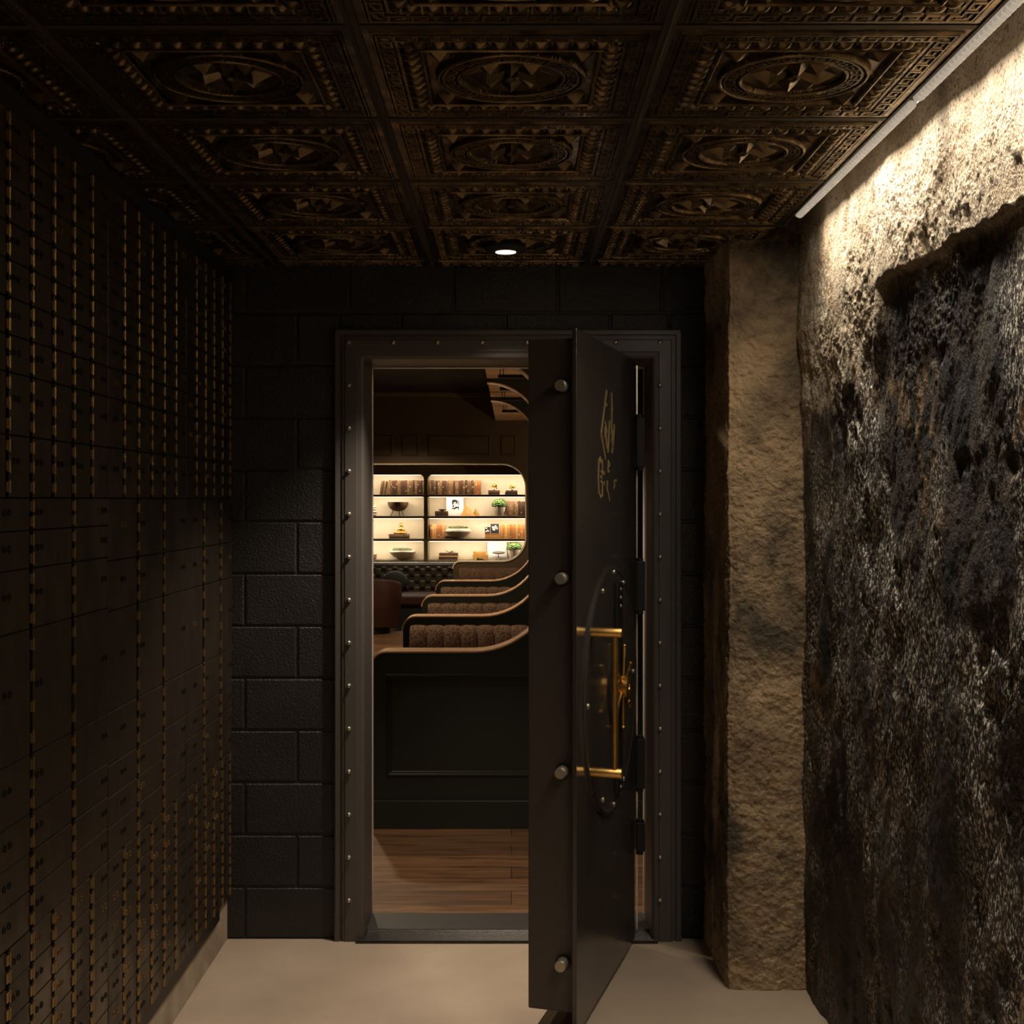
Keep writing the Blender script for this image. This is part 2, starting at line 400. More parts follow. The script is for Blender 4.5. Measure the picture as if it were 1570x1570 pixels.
# ribbed threshold
th = thing('door_threshold', 'ribbed grey metal threshold strip on the floor at the foot of the door frame', 'threshold', (0, 5.1, 0))
m = MB().box(FL - .03, FR + .02, 5.024, 5.0445, 0, .008).box(FL + .002, FR - .002, 5.0445, 5.159, 0, .008)
m.build('plate', M['ribmetal'], th, bevel=.001)
m = MB()
for k in range(9): m.box(FL - .028 if k < 1 else FL + .003, FR + .018 if k < 1 else FR - .003, 5.028 + k * .0145, 5.035 + k * .0145, .0078, .0135)
m.build('ribs', M['ribmetal'], th, bevel=.0012, seg=1)

# ================================================================== THE VAULT DOOR LEAF
dO = Vector((.205, 4.10, 0)); dS = Vector((.282, .9594, 0)).normalized(); dN = Vector((dS.y, -dS.x, 0))
def D(s, l, z): v = dO + dS * s + dN * l; return (v.x, v.y, z)
def dbox(mb, s0, s1, l0, l1, z0, z1):
    c = [D(s0, l0, z0), D(s1, l0, z0), D(s1, l1, z0), D(s0, l1, z0), D(s0, l0, z1), D(s1, l0, z1), D(s1, l1, z1), D(s0, l1, z1)]
    return mb.add(c, [(0, 1, 2, 3), (7, 6, 5, 4), (4, 5, 1, 0), (5, 6, 2, 1), (6, 7, 3, 2), (7, 4, 0, 3)])
SE = .955
vd = thing('vault_door', 'thick black vault door standing open, with brass pull and spoked brass wheel', 'door', (dO.x, dO.y, 0))
dbox(MB(), 0, SE, -.014, 0, .022, 2.25).build('face_plate', M['doorpaint'], vd, bevel=.0015)
dbox(MB(), .028, SE - .03, -.166, -.0145, .084, 2.223).build('door_body', M['dooredge'], vd, bevel=.004)
for zc in (2.07, 1.462, .85, .243):
    b = MB().revolve(D(.029, -.050, zc), -dS, [(.0255, -.03), (.0255, .006)], 28).build('bolt_collar', M['blackmetal'], vd, smooth='auto')
    MB().revolve(D(.029, -.050, zc), -dS, [(.0185, -.03), (.0185, .043), (.0165, .046)], 28).build('locking_bolt', M['boltsteel'], vd, smooth='auto')
# round vault plate
dc = (.53, 1.045)
MB().revolve(D(dc[0] - .02, .0005, dc[1]), dN, [(.435, -.002), (.435, .006), (.429, .010), (.418, .010), (.414, .007), (.0, .007)], 96).build('round_plate', M['doorpaint'], vd, smooth='auto')
def on_face(name, mt, sm_=True): pass
for s_, z_ in ((.125, 1.042), (.35, 1.40), (.53, 1.455), (.70, 1.408), (.885, 1.06), (.35, .69), (.53, .635), (.70, .69)):
    MB().revolve(D(s_, .006, z_), dN, [(.010, 0), (.010, .004), (.006, .008), (.001, .009)], 16).build('plate_screw', M['steel'], vd, smooth=True)
# vertical bolt-work cover with screws
dbox(MB(), .535, .625, .007, .022, .665, 1.415).build('boltwork_cover', M['blackmetal'], vd, bevel=.004)
for z_ in (1.392, 1.362, 1.332, .748, .718, .688):
    MB().revolve(D(.58, .022, z_), dN, [(.007, 0), (.007, .002), (.004, .0045), (.001, .005)], 12).build('cover_screw', M['steel'], vd, smooth=True)
MB().revolve(D(.58, .007, 1.045), dN, [(.15, -.002), (.15, .003), (.146, .006), (.0, .006)], 64).build('wheel_boss', M['blackmetal'], vd, smooth='auto')
# spoked wheel
hub = MB().revolve(D(.565, .012, 1.047), dN, [(.037, 0), (.037, .014), (.031, .018), (.031, .023), (.037, .027), (.037, .040), (.033, .044), (.012, .044), (.011, .041), (.0, .041)], 36).build('wheel_hub', M['brass'], vd, smooth='auto')
for a in (81, 27, -36, -90, -150, 144):
    t = math.radians(a); cs, sn = math.cos(t), math.sin(t); l0 = .034
    p = lambda r, l=l0: D(.565 + cs * r, l, 1.047 + sn * r)
    sp = MB().tube(p(.02), p(.104), .0062).tube(p(.104), p(.142), .0078).build('spoke', M['brass'], vd, smooth='auto')
    mb = MB(); q = Vector(p(.142)); dirv = (Vector(p(.15)) - q).normalized()
    mb.revolve(q, dirv, [(.0088, -.002), (.0088, .004), (.006, .008), (.001, .009)], 16).build('spoke_tip', M['brass'], sp, smooth=True)
# pull handle
hs = .165
for z_ in (1.279, .823):
    st = MB().revolve(D(hs, .0, z_), dN, [(.0155, 0), (.0155, .109), (.0135, .112)], 28).build('handle_standoff', M['brass'], vd, smooth='auto')
    MB().revolve(D(hs, .0, z_), dN, [(.0175, 0), (.0175, .005), (.0155, .007)], 28).build('standoff_collar', M['brassdark'], st, smooth='auto')
MB().tube(D(hs, .088, .823), D(hs, .088, 1.279), .0108, n=24).build('handle_bar', M['brass'], vd, smooth='auto')
# engraved gold emblem: feather outline over lettering
def F2(px, py):
    """point of the door plane seen at that pixel"""
    k = (px - CX) / F
    s_ = (k * dO.y - dO.x) / (dS.x - k * dS.y)
    yy = dO.y + dS.y * s_
    return s_, PZ(py, yy)
def stroke(mb, pts, w=.0055):
    q = [F2(*p) for p in pts]
    for (a, b) in zip(q[:-1], q[1:]):
        dx, dz = b[0] - a[0], b[1] - a[1]; L_ = math.hypot(dx, dz) or 1e-6
        nx, nz = -dz / L_ * w, dx / L_ * w
        e = [(a[0] + nx, a[1] + nz), (b[0] + nx, b[1] + nz), (b[0] - nx, b[1] - nz), (a[0] - nx, a[1] - nz)]
        mb.add([D(u, .0003, v) for u, v in e] + [D(u, .0018, v) for u, v in e], [(0, 1, 2, 3), (7, 6, 5, 4), (0, 4, 5, 1), (1, 5, 6, 2), (2, 6, 7, 3), (3, 7, 4, 0)])
def E(x, y): return (880 + x / 7.85, 580 + y / 7.85)
m = MB()
for pts in ([(392, 145), (370, 320), (325, 670), (378, 975)], [(453, 170), (455, 330), (452, 670)], [(372, 520), (395, 655), (372, 590), (372, 720)],
            [(372, 620), (392, 750), (375, 700), (398, 845)], [(427, 515), (418, 700), (408, 895)], [(485, 555), (478, 700), (458, 905)],
            [(453, 670), (470, 640), (453, 760), (480, 720), (458, 820), (478, 770)], [(388, 300), (390, 340)], [(455, 345), (465, 375)]):
    stroke(m, [E(*p) for p in pts])
m.build('feather_emblem', M['logo'], vd)
m = MB()
for pts in ([(315, 950), (298, 1000), (292, 1200), (298, 1370), (320, 1440)], [(315, 950), (318, 1010), (340, 985), (342, 1160), (325, 1120)],
            [(322, 1180), (335, 1210)], [(325, 1240), (342, 1260), (340, 1410), (318, 1420)], [(362, 1120), (360, 1160)], [(360, 1240), (362, 1285)],
            [(412, 985), (408, 1120), (425, 1118)], [(412, 1000), (430, 1040), (412, 1060)], [(402, 1230), (398, 1340), (412, 1390), (428, 1470)],
            [(510, 1225), (478, 1240), (490, 1280), (475, 1325)]):
    stroke(m, [E(*p) for p in pts], .004)
m.build('lettering', M['logo'], vd)
# barrel hinges at the hanging side
for zc in (1.93, 1.38, .70, .42):
    hh = .095 if zc != .42 else .055
    h = MB().box(.478, .512, 4.985, 5.055, zc - hh, zc + hh)
    hb = h.build('hinge_leaf', M['blackmetal'], vd, bevel=.003)
    MB().tube((.492, 5.0, zc - hh - .012), (.492, 5.0, zc + hh + .012), .014, n=20).build('hinge_barrel', M['blackmetal'], hb, smooth='auto')

# ================================================================== SAFE DEPOSIT CABINETS
FX = -1.087
hm = MB().box(-.004, .010, -.012, .006, -.011, .011).tube((.0085, .008, -.014), (.0085, .008, .014), .0042, n=10)
hinge_proto = hm.build('hinge', M['hinge']); hinge_mesh = hinge_proto.data; bpy.data.objects.remove(hinge_proto)
def lock_mesh(mt):
    l = MB()
    for dy in (-.014, .014):
        l.revolve((0, dy, 0), (1, 0, 0), [(.0080, -.002), (.0080, .002), (.0065, .002), (.0055, -.004), (.0, -.004)], 18)
    o = l.build('lock', mt, smooth='auto'); me = o.data; bpy.data.objects.remove(o); return me
lockA = lock_mesh(M['lock']); lockB = lock_mesh(M['hinge'])
rnd = random.Random(5)
def inst(name, me, parent, world):
    o = bpy.data.objects.new(name, me); C.objects.link(o); o.parent = parent
    o.location = Vector(world) - offs(parent); return o
UP = [1.715, 1.852, 1.988] + [1.988 + .0814 * k for k in range(1, 8)]
MIDROW = [.738, .823, .905, .992, 1.135, 1.409, 1.545, 1.715]
MIDROW_A = [.738, .828, .913, 1.002, 1.135, 1.419, 1.556, 1.642, 1.715]
LOW = [.18 + .0797 * k for k in range(8)]
nests = [('nearest the camera', 2.675, 3.517), ('in the middle', 3.517, 4.359), ('beside the block wall', 4.359, 5.076)]
for ni, (where, a, b) in enumerate(nests):
    c6 = [a + (b - a) / 6 * k for k in range(7)] if ni < 2 else [4.359, 4.494, 4.627, 4.758, 4.897, 5.03, 5.076]
    c3 = [a, a + (b - a) / 3, a + (b - a) * 2 / 3, b] if ni < 2 else [4.359, 4.608, 4.875, 5.076]
    for zone, rows, cols, zn in (('upper', UP, c6, 'top bank of small'), ('middle', MIDROW_A if ni == 0 else MIDROW, c3, 'middle bank of large'), ('lower', LOW, c6, 'bottom bank of small')):
        z0, z1 = rows[0], rows[-1]
        cab = thing('safe_deposit_cabinet', '%s bronze safe deposit boxes on the left wall, %s' % (zn, where), 'safe deposit boxes', (FX, (a + b) / 2, z0), 'banks of safe deposit boxes on the left wall')
        MB().box(-1.338, FX - .0125, a + .0012, b - .0012, z0 + .0005, z1 - .0005).build('cabinet_body', M['boxframe'], cab)
        for ci in range(len(cols) - 1):
            y0, y1 = cols[ci], cols[ci + 1]
            ya = y0 + (.002 if ci == 0 else .011); yb = y1 - (.002 if ci == len(cols) - 2 else .011)
            for ri in range(len(rows) - 1):
                za, zb = rows[ri] + .0014, rows[ri + 1] - .0014
                dx = rnd.uniform(-.0012, .0006)
                dr = MB().box(FX - .012, FX + dx, ya, yb, za, zb).build('box_door', M['boxdoor'], cab, bevel=.0012, seg=1)
                if ci > 0:
                    n = 2 if zb - za < .12 else (4 if zb - za > .2 else 3)
                    for k in range(n):
                        inst('hinge', hinge_mesh, dr, (FX - .008, y0, za + (zb - za) * (k + .5) / n))
                lz = (za + zb) / 2 + (.004 if zb - za < .1 else .012)
                ly = ya + .036 if ci > 0 and ci < len(cols) - 2 else (yb - .034 if ci == len(cols) - 2 and yb - ya > .1 else (ya + yb) / 2)
                if yb - ya > .07:
                    inst('lock', lockB if rnd.random() < (.35 if zone == 'lower' else .12) else lockA, dr, (FX + dx, ly, lz))
# plain dark strip below the banks
tag(MB().box(-1.338, -1.092, 2.66, 4.885, .1797 - .044, .1797).build('dark_strip', M['boxframe'], None), 'dark strip running under the safe deposit boxes above the concrete plinth', 'rail')

# ================================================================== PRESSED TIN CEILING
def tile_height(U, V):
    au, av = np.abs(U), np.abs(V); mx = np.maximum(au, av); mn = np.minimum(au, av)
    h = np.zeros_like(U)
    # outer roll and outer Greek key
    key = np.array([[1, 1, 1, 1, 1, 0], [1, 0, 0, 0, 1, 0], [1, 0, 1, 1, 1, 0], [1, 0, 0, 0, 0, 0], [1, 1, 1, 1, 1, 1]])
    def keyband(along, across, pitch, width):
        i = np.clip((across / width * 5).astype(int), 0, 4); j = np.floor((along / pitch) * 6).astype(int) % 6
        return key[i, j]
    horiz = av >= au
    along = np.where(horiz, U, V)
    k = keyband(along + 1, (mx - .236) , .045, .034)
    h = np.where((mx > .236) & (mx < .270), .0012 + .0045 * k, h)
    h = np.where((mx > .272) & (mx < .277), .004, h)
    # egg and dart
    t = (mx - .188) / .036; e = np.sin(np.clip(t, 0, 1) * PI)
    ph = np.abs(((along / .041) % 1) - .5) * 2
    egg = np.where(ph < .72, np.sqrt(np.clip(1 - (ph / .72) ** 2, 0, 1)), 0) * .011 * e ** .7
    dart = np.where(ph > .84, .008, 0) * np.clip(t, 0, 1)
    h = np.where((mx > .188) & (mx < .224), np.maximum(egg, dart) - .001, h)
    h = np.where((mx > .225) & (mx < .234), .003, h)
    h = np.where((mx > .176) & (mx <= .188), .008 * np.sin(np.clip((mx - .176) / .012, 0, 1) * PI) ** .6, h)
    # inner field
    R = np.hypot(U, V); T = np.arctan2(V, U)
    inn = mx <= .176
    hin = np.full_like(U, -.006)
    ring = lambda r0, w, hh: np.where(np.abs(R - r0) < w, hh * np.sqrt(np.clip(1 - ((R - r0) / w) ** 2, 0, 1)), -1)
    kr = keyband((T + PI) * .135, (R - .122), 2 * PI * .135 / 26, .026)
    hin = np.where((R > .121) & (R < .150), .000 + .005 * kr, hin)
    hin = np.maximum(hin, ring(.157, .0055, .008)); hin = np.maximum(hin, ring(.114, .0055, .007))
    hin = np.where(R < .107, -.012 + .008 * (R / .107) ** 2, hin)
    def facet(ang, r0, r1, w, hh):
        c, s_ = math.cos(ang), math.sin(ang); x = U * c + V * s_; y = -U * s_ + V * c
        xm = r0 + (r1 - r0) * .55
        f = np.minimum((x - r0) / (xm - r0), (r1 - x) / (r1 - xm)); f = np.minimum(f, 1) - np.abs(y) / w
        return np.where((x > r0) & (x < r1) & (f > 0), f * hh, -1)
    for q in range(4):
        hin = np.maximum(hin, -.010 + np.maximum(facet(q * PI / 2, -.01, .104, .026, .026), 0) * 1.0)
        hin = np.maximum(hin, -.010 + np.maximum(facet(q * PI / 2 + PI / 4, .018, .098, .030, .020), 0))
    hin = np.maximum(hin, np.where(R < .016, .010 * np.sqrt(np.clip(1 - (R / .016) ** 2, 0, 1)), -1))
    # corner leaves
    cu, cv = au - .146, av - .146
    leaf = 1 - (np.abs(cu + cv) / .052 + np.abs(cu - cv) / .040)
    leaf = np.where((R > .170), leaf, -1)
    hin = np.maximum(hin, np.where(leaf > 0, -.004 + .020 * leaf, -1))
    h = np.where(inn, hin, h)
    return h
TN = .305; tile_cache = {}
def tile_mesh(u0, u1, v0, v1):
    kkey = (round(u0, 3), round(u1, 3), round(v0, 3), round(v1, 3))
    if kkey in tile_cache: return tile_cache[kkey]
    us = np.linspace(u0, u1, max(2, int((u1 - u0) / .0021))); vs = np.linspace(v0, v1, max(2, int((v1 - v0) / .0021)))
    U, V = np.meshgrid(us, vs, indexing='ij'); H = tile_height(U, V)
    o = grid_obj('ceiling_tile', np.stack([U, V, -H], -1), M['bronze'], len(us), len(vs), smooth=False, flip=True)
    me = o.data; bpy.data.objects.remove(o); tile_cache[kkey] = me; return me
xc = [-1.2205, -.611, -.001, .609]
rown = ['seventh', 'sixth', 'fifth', 'fourth', 'third', 'second', 'first']
rows_y = [1.30 + .61 * k for k in range(7)]
colname = ['narrow left edge column', 'column left of centre', 'centre column', 'right column by rough wall']
for ri, y0 in enumerate(rows_y):
    for ci, x in enumerate(xc):
        u0 = -.3 if ci else (-1.098 + 1.2205); u1 = .3
        v0, v1 = -.3, (.3 if ri < 6 else 5.079 - (y0 + .305))
        o = bpy.data.objects.new('ceiling_tile', tile_mesh(u0, u1, v0, v1)); C.objects.link(o); o.location = (x, y0 + .305, CEIL)
        tag(o, 'embossed bronze tin ceiling tile, %s, %s row from the doorway' % (colname[ci], rown[ri]), 'ceiling tile', 'pressed tin ceiling tiles')
m = MB()
for x in (-.916, -.306, .304): m.box(x - .0125, x + .0125, 1.30, 5.079, CEIL - .004, CEIL + .03)
m.box(.9005, .9075, 1.30, 4.55, CEIL - .004, CEIL + .04)
for k in range(7):
    m.box(-1.098, .9075, 1.30 + .61 * k - .0115, 1.30 + .61 * k + .0115, CEIL - .002, CEIL + .028)
for x in (-.916, -.306, .304):
    y = 1.31
    while y < 5.06:
        m.add([(x - .004, y, CEIL - .004), (x + .004, y, CEIL - .004), (x + .004, y + .008, CEIL - .004), (x - .004, y + .008, CEIL - .004), (x, y + .004, CEIL - .0085)], [(0, 1, 4), (1, 2, 4), (2, 3, 4), (3, 0, 4)])
        y += .0105
struct('trim_2', m, M['tee'])
struct('trim_3', MB().box(-1.098, .9075, -2.2, 1.29, CEIL - .004, CEIL + .03), M['tee'])

# LED wash lights in the gap between ceiling and rough wall
def led(y0, y1, lab):
    t = thing('led_wash_light', lab, 'light', (.93, (y0 + y1) / 2, CEIL), 'linear wash lights above the rough wall')
    MB().box(.9085, .936, y0, y1, CEIL + .004, CEIL + .034).build('channel', M['blackmetal'], t)
    mb = MB(); y = y0 + .006
    prf = [(.909, CEIL + .004), (.914, CEIL - .010), (.924, CEIL - .014), (.932, CEIL - .010), (.936, CEIL + .004)]
    while y < y1 - .012:
        mb.prism(prf, y, y + .015, lambda u, v, a: (u, a, v)); y += .024
    mb.prism([(u * 1.0, v + .005) for u, v in prf], y0, y1, lambda u, v, a: (u, a, v))
    mb.build('ribbed_cover', M['housing'], t)
    MB().box(.9365, .944, y0 + .01, y1 - .01, CEIL + .008, CEIL + .014).build('diffuser', M['ledglow'], t)
    for nm, spread, watt, xx, zz, sz, tilt in (('led_spill', 104, 3.8, .919, CEIL - .0155, .010, 15), ('led_spill', 178, 3.4, .924, CEIL - .0157, .010, 0), ('led_wash', 115, .5, .9425, CEIL - .002, .012, -9),
                                           ('led_wash', 76, 1.3, .9425, CEIL - .002, .012, -8), ('led_wash', 46, .62, .9425, CEIL - .002, .012, -6)):
        a = bpy.data.lights.new(nm, 'AREA'); a.shape = 'RECTANGLE'; a.size = sz; a.size_y = y1 - y0 - .03
        a.color = (1.0, .90, .76); a.energy = watt * (y1 - y0); a.spread = math.radians(spread)
        o = bpy.data.objects.new(nm, a); C.objects.link(o); o.location = (xx, (y0 + y1) / 2, zz); o.rotation_euler = (0, math.radians(tilt), 0)
led(3.00, 4.19, 'linear wash light over the rough wall, segment nearer the pilaster')
led(.6, 2.965, 'linear wash light over the rough wall, segment running out of the frame at top right')

# recessed downlight near the door
def downlight(x, y, energy, lab, ang=100, blend=.5):
    t = thing('recessed_downlight', lab, 'light', (x, y, CEIL))
    MB().revolve((x, y, CEIL - .026), (0, 0, 1), [(.047, 0), (.066, .001), (.078, .012), (.078, .026), (.060, .05), (.0, .05)], 40).build('trim_ring', M['black'], t, smooth='auto')
    MB().revolve((x, y, CEIL - .0275), (0, 0, 1), [(.037, 0), (.037, .003)], 32).build('lamp', M['ledglow'], t)
    l = bpy.data.lights.new('downlight', 'SPOT'); l.energy = energy; l.spot_size = math.radians(ang); l.spot_blend = blend
    l.shadow_soft_size = .03; l.color = (1.0, .87, .73)
    o = bpy.data.objects.new('downlight', l); C.objects.link(o); o.location = (x, y, CEIL - .031)
    return t
downlight(-.02, 4.68, 210, 'small black recessed downlight in the ceiling tile before the door', 104, .55)
# ================================================================== THE DINING ROOM BEYOND
struct('floor_dining', MB().box(-6, 1.9, 5.341, 19.2, -.1, 0.0), M['planks'])
struct('ceiling_dining', MB().box(-6, 1.9, 5.341, 19.2, 3.05, 3.15), M['diningceil'])
struct('ceiling_soffit', MB().box(-.2, 1.9, 5.341, 16.48, 2.71, 3.049), M['soffit'])
struct('wall_dining_left', MB().box(-6.1, -6, 5.341, 19.2, 0, 3.05), M['diningwall'])
struct('wall_dining_right', MB().box(1.72, 1.9, 5.341, 19.2, 0, 2.709), M['diningwall'])
struct('wall_dining_back', MB().box(-6, 1.72, 18.42, 18.6, 0, 3.05), M['diningwall'])
struct('wall_dining_front', MB().box(-6, -1.451, 5.2, 5.34, 0, 3.05), M['diningwall'])
struct('trim_4', MB().box(-6, -.21, 16.30, 16.42, 3.0, 3.049), M['shelfpaint'])

def arc(cx, cz, r, a0, a1, n=14):
    return [(cx + r * math.cos(math.radians(a0 + (a1 - a0) * k / n)), cz + r * math.sin(math.radians(a0 + (a1 - a0) * k / n))) for k in range(n + 1)]
def divider(y, name_lab, r=.45, xv=.25, zlow=.913, ztop=2.68, header=False):
    xl = -.735
    low = [(xl, 0)] + arc(xl + .085, zlow - .085, .085, 180, 90, 8) + arc(xv - r, zlow + r, r, -90, 0) + arc(xv - r, ztop - r, r, 0, 90)
    if header: poly = low + [(-4.4, ztop), (-4.4, 3.049), (1.715, 3.049), (1.715, 0)]
    else: poly = low + [(xv - r, 2.7095), (1.715, 2.7095), (1.715, 0)]
    return low, poly
f3 = lambda u, v, a: (u, a, v)
lab = {0: 'nearest the doorway, with a framed panel', 1: 'second from the doorway', 2: 'third from the doorway', 3: 'fourth from the doorway'}
for i, y in enumerate((6.79, 8.85, 10.74, 12.70)):
    low, poly = divider(y, '')
    b = thing('booth_divider', 'dark curved booth divider with oak edge, %s' % lab[i], 'booth', (.4, y, 0), 'curved booth dividers along the right of the dining room')
    MB().prism(poly, y, y + .17, f3).build('panel', M['greenpaint'], b)
    # oak edge following the curve
    mb = MB(); vs = []; fs = []; pts = low[1:]
    for k, (u, v) in enumerate(pts):
        a = pts[max(k - 1, 0)]; c = pts[min(k + 1, len(pts) - 1)]
        tx, tz = c[0] - a[0], c[1] - a[1]; L_ = math.hypot(tx, tz); nx, nz = -tz / L_, tx / L_
        for (du, yy) in ((.0, y - .002), (.008, y - .002), (.008, y + .172), (.0, y + .172)): vs.append((u + nx * du, yy, v + nz * du))
    for k in range(len(pts) - 1):
        for j in range(4): fs.append((k * 4 + j, k * 4 + (j + 1) % 4, (k + 1) * 4 + (j + 1) % 4, (k + 1) * 4 + j))
    fs += [(0, 1, 2, 3), tuple(len(vs) - 1 - q for q in range(4))]
    mb.add(vs, fs).build('edge_cap', M['cap'], b, label='light oak edge cap')
    if i == 0:
        mb = MB(); x0, x1, z0, z1 = -.652, 1.5, .269, .803
        n = [(0, 0), (.004, .010), (.014, .012), (.018, .006), (.026, .006), (.030, 0)]
        vs = []; 
        for cx, cz, sx, sz in ((x0, z0, 1, 1), (x0, z1, 1, -1), (x1, z1, -1, -1), (x1, z0, -1, 1)):
            for u, h in n: vs.append((cx + sx * u, y - h, cz + sz * u))
        k = len(n); fs = [(q * k + j, ((q + 1) % 4) * k + j, ((q + 1) % 4) * k + j + 1, q * k + j + 1) for q in range(4) for j in range(k - 1)]
        mb.add(vs, fs).build('panel_moulding', M['greenpaint'], b)
        MB().box(-.747, 1.71, y - .018, y - .0005, 0, .147).build('base_rail', M['greenpaint'], b, bevel=.003)
    else:
        nch = 21; w = (1.70 + .685) / nch; mb = MB()
        P = []; xsn = []
        for c in range(nch):
            for t in (0.0, .06, .2, .4, .6, .8, .94): xsn.append((-.685 + (c + t) * w, abs(math.sin(PI * t)) ** .45))
        xsn.append((-.685 + nch * w, 0))
        prof = [(.46, .0), (.46, .105), (.60, .12), (.74, .112), (.82, .095), (.853, .06), (.862, .02), (.862, 0)]
        A = np.array([[(x, y - .001 - (d * (.82 + .18 * b_)), z - (0 if z < .8 else .010 * (1 - b_))) for z, d in prof] for x, b_ in xsn])
        grid_obj('channelled_backrest', A, M['tweed'], len(xsn), len(prof), parent=b)
        MB().box(-.69, 1.70, y - .56, y - .11, .30, .46).build('seat', M['tweed'], b, bevel=.03, seg=3)
        MB().box(-.70, 1.71, y - .54, y - .0005, 0, .298).build('bench_base', M['greenpaint'], b)
# arched surround in front of the bookcase
low, poly = divider(16.5, '', r=.31, xv=.19, zlow=.922, ztop=2.168, header=True)
sr = thing('arched_surround', 'dark panelled surround with rounded corners framing the lit bookshelves', 'wall panelling', (0, 16.5, 0))
MB().prism(poly, 16.5, 16.66, f3).build('panel', M['diningwall'], sr)
pts = low[1:] + [(-4.4, 2.168)]
mb = MB(); vs = []; fs = []
for k, (u, v) in enumerate(pts):
    a = pts[max(k - 1, 0)]; c = pts[min(k + 1, len(pts) - 1)]
    tx, tz = c[0] - a[0], c[1] - a[1]; L_ = math.hypot(tx, tz); nx, nz = -tz / L_, tx / L_
    for (du, yy) in ((0, 16.49), (.014, 16.49), (.014, 16.67), (0, 16.67)): vs.append((u + nx * du, yy, v + nz * du))
for k in range(len(pts) - 1):
    for j in range(4): fs.append((k * 4 + j, k * 4 + (j + 1) % 4, (k + 1) * 4 + (j + 1) % 4, (k + 1) * 4 + j))
mb.add(vs, fs).build('edge_trim', M['trimpale'], sr, label='edge trim coloured pale for the shelf light it catches')
def rectmould(x0, x1, z0, z1, y, parent, w=.03):
    mb = MB(); n = [(0, 0), (.006, .014), (w * .6, .018), (w, 0)]; vs = []
    for cx, cz, sx, sz in ((x0, z0, 1, 1), (x0, z1, 1, -1), (x1, z1, -1, -1), (x1, z0, -1, 1)):
        for u, h in n: vs.append((cx + sx * u, y - h, cz + sz * u))
    k = len(n); fs = [(q * k + j, ((q + 1) % 4) * k + j, ((q + 1) % 4) * k + j + 1, q * k + j + 1) for q in range(4) for j in range(k - 1)]
    mb.add(vs, fs).build('moulding', M['diningwall'], parent)
for a, c in ((540, 603), (616, 643), (656, 753), (767, 792)):
    rectmould(PX(a, 16.5), PX(c, 16.5), PZ(699, 16.5), PZ(667.5, 16.5), 16.5, sr)
# channelled backrest in front of the surround
b = thing('booth_bench', 'brown channelled booth bench against the low end of the bookcase surround', 'booth', (.4, 16.3, 0))
xsn = []; nch = 15; w = 2.3 / nch
for c in range(nch):
    for t in (0.0, .06, .3, .7, .94): xsn.append((-.66 + (c + t) * w, abs(math.sin(PI * t)) ** .45))
A = np.array([[(x, 16.498 - d * (.82 + .18 * b_), z - (0 if z < .8 else .010 * (1 - b_))) for z, d in ((.46, 0), (.46, .105), (.74, .112), (.82, .08), (.85, .02), (.85, 0))] for x, b_ in xsn])
grid_obj('channelled_backrest', A, M['tweed'], len(xsn), 6, parent=b)
MB().box(-.66, 1.60, 15.95, 16.38, .30, .46).build('seat', M['tweed'], b, bevel=.03)
MB().box(-.66, 1.60, 15.97, 16.496, 0, .298).build('bench_base', M['greenpaint'], b)

# hanging black bars under the soffit, each on two rods
for i, (y, H) in enumerate(((9.9, .945), (11.2, .963), (12.1, .944), (13.9, .955))):
    z = HZ + H
    t = thing('ceiling_light_bar', 'black bar on thin rods under the tan soffit, %s from the doorway' % ('first', 'second', 'third', 'fourth')[i], 'ceiling fixture', (.1, y, z), 'black bars hung under the soffit')
    MB().box(-.10, .55, y - .05, y + .05, z - .024, z).build('bar', M['black'], t, bevel=.004)
    for x in (-.085, -.06, .22, .245): MB().tube((x, y, z), (x, y, 2.7095), .004, n=8).build('rod', M['brassdark'], t)

# ------------------------------------------------------------------ bookcase
BY = 18.0; K = BY / F
X_ = lambda px: (px - CX) * K
Z_ = lambda py: HZ - (py - CY) * K
bc = thing('bookcase', 'built-in olive bookcase with lit cream backing and four rows of shelves', 'bookcase', (-1, BY, 0))
XL, XR = -2.95, .75
SH = [Z_(758.3), Z_(791.3), Z_(826.3), Z_(859)]          # shelf tops
T_ = .031
MB().box(XL, XR, BY + .33, BY + .36, .80, 2.10).build('back_panel', M['cream'], bc)
for i, z in enumerate(SH): MB().box(XL, XR, BY, BY + .329, z - T_, z).build('shelf', M['shelfpaint'], bc, bevel=.003)
mb = MB().box(XL - .03, XR + .03, BY - .01, BY + .36, Z_(728), 2.45)
mb.build('top_rail', M['shelfpaint'], bc)
for a, c in ((X_(650), X_(656)), (X_(562) - .35, X_(562) - .296), (XR, XR + .03)):
    MB().box(a, c, BY - .012, BY + .329, SH[3] - .04, Z_(728)).build('upright', M['shelfpaint'], bc)
for xx, sg in ((X_(650), -1), (X_(656), 1)):             # rounded upper corners
    r = .062; zt = Z_(728)
    poly = [(xx, zt), (xx, zt - r)] + [(xx + sg * (r - r * math.cos(t)), zt - r + r * math.sin(t)) for t in [k * PI / 16 for k in range(9)]]
    MB().prism(poly, BY - .012, BY + .02, f3).build('corner_fillet', M['shelfpaint'], bc)
zt_all = [Z_(728)] + [z - T_ for z in SH[:3]]
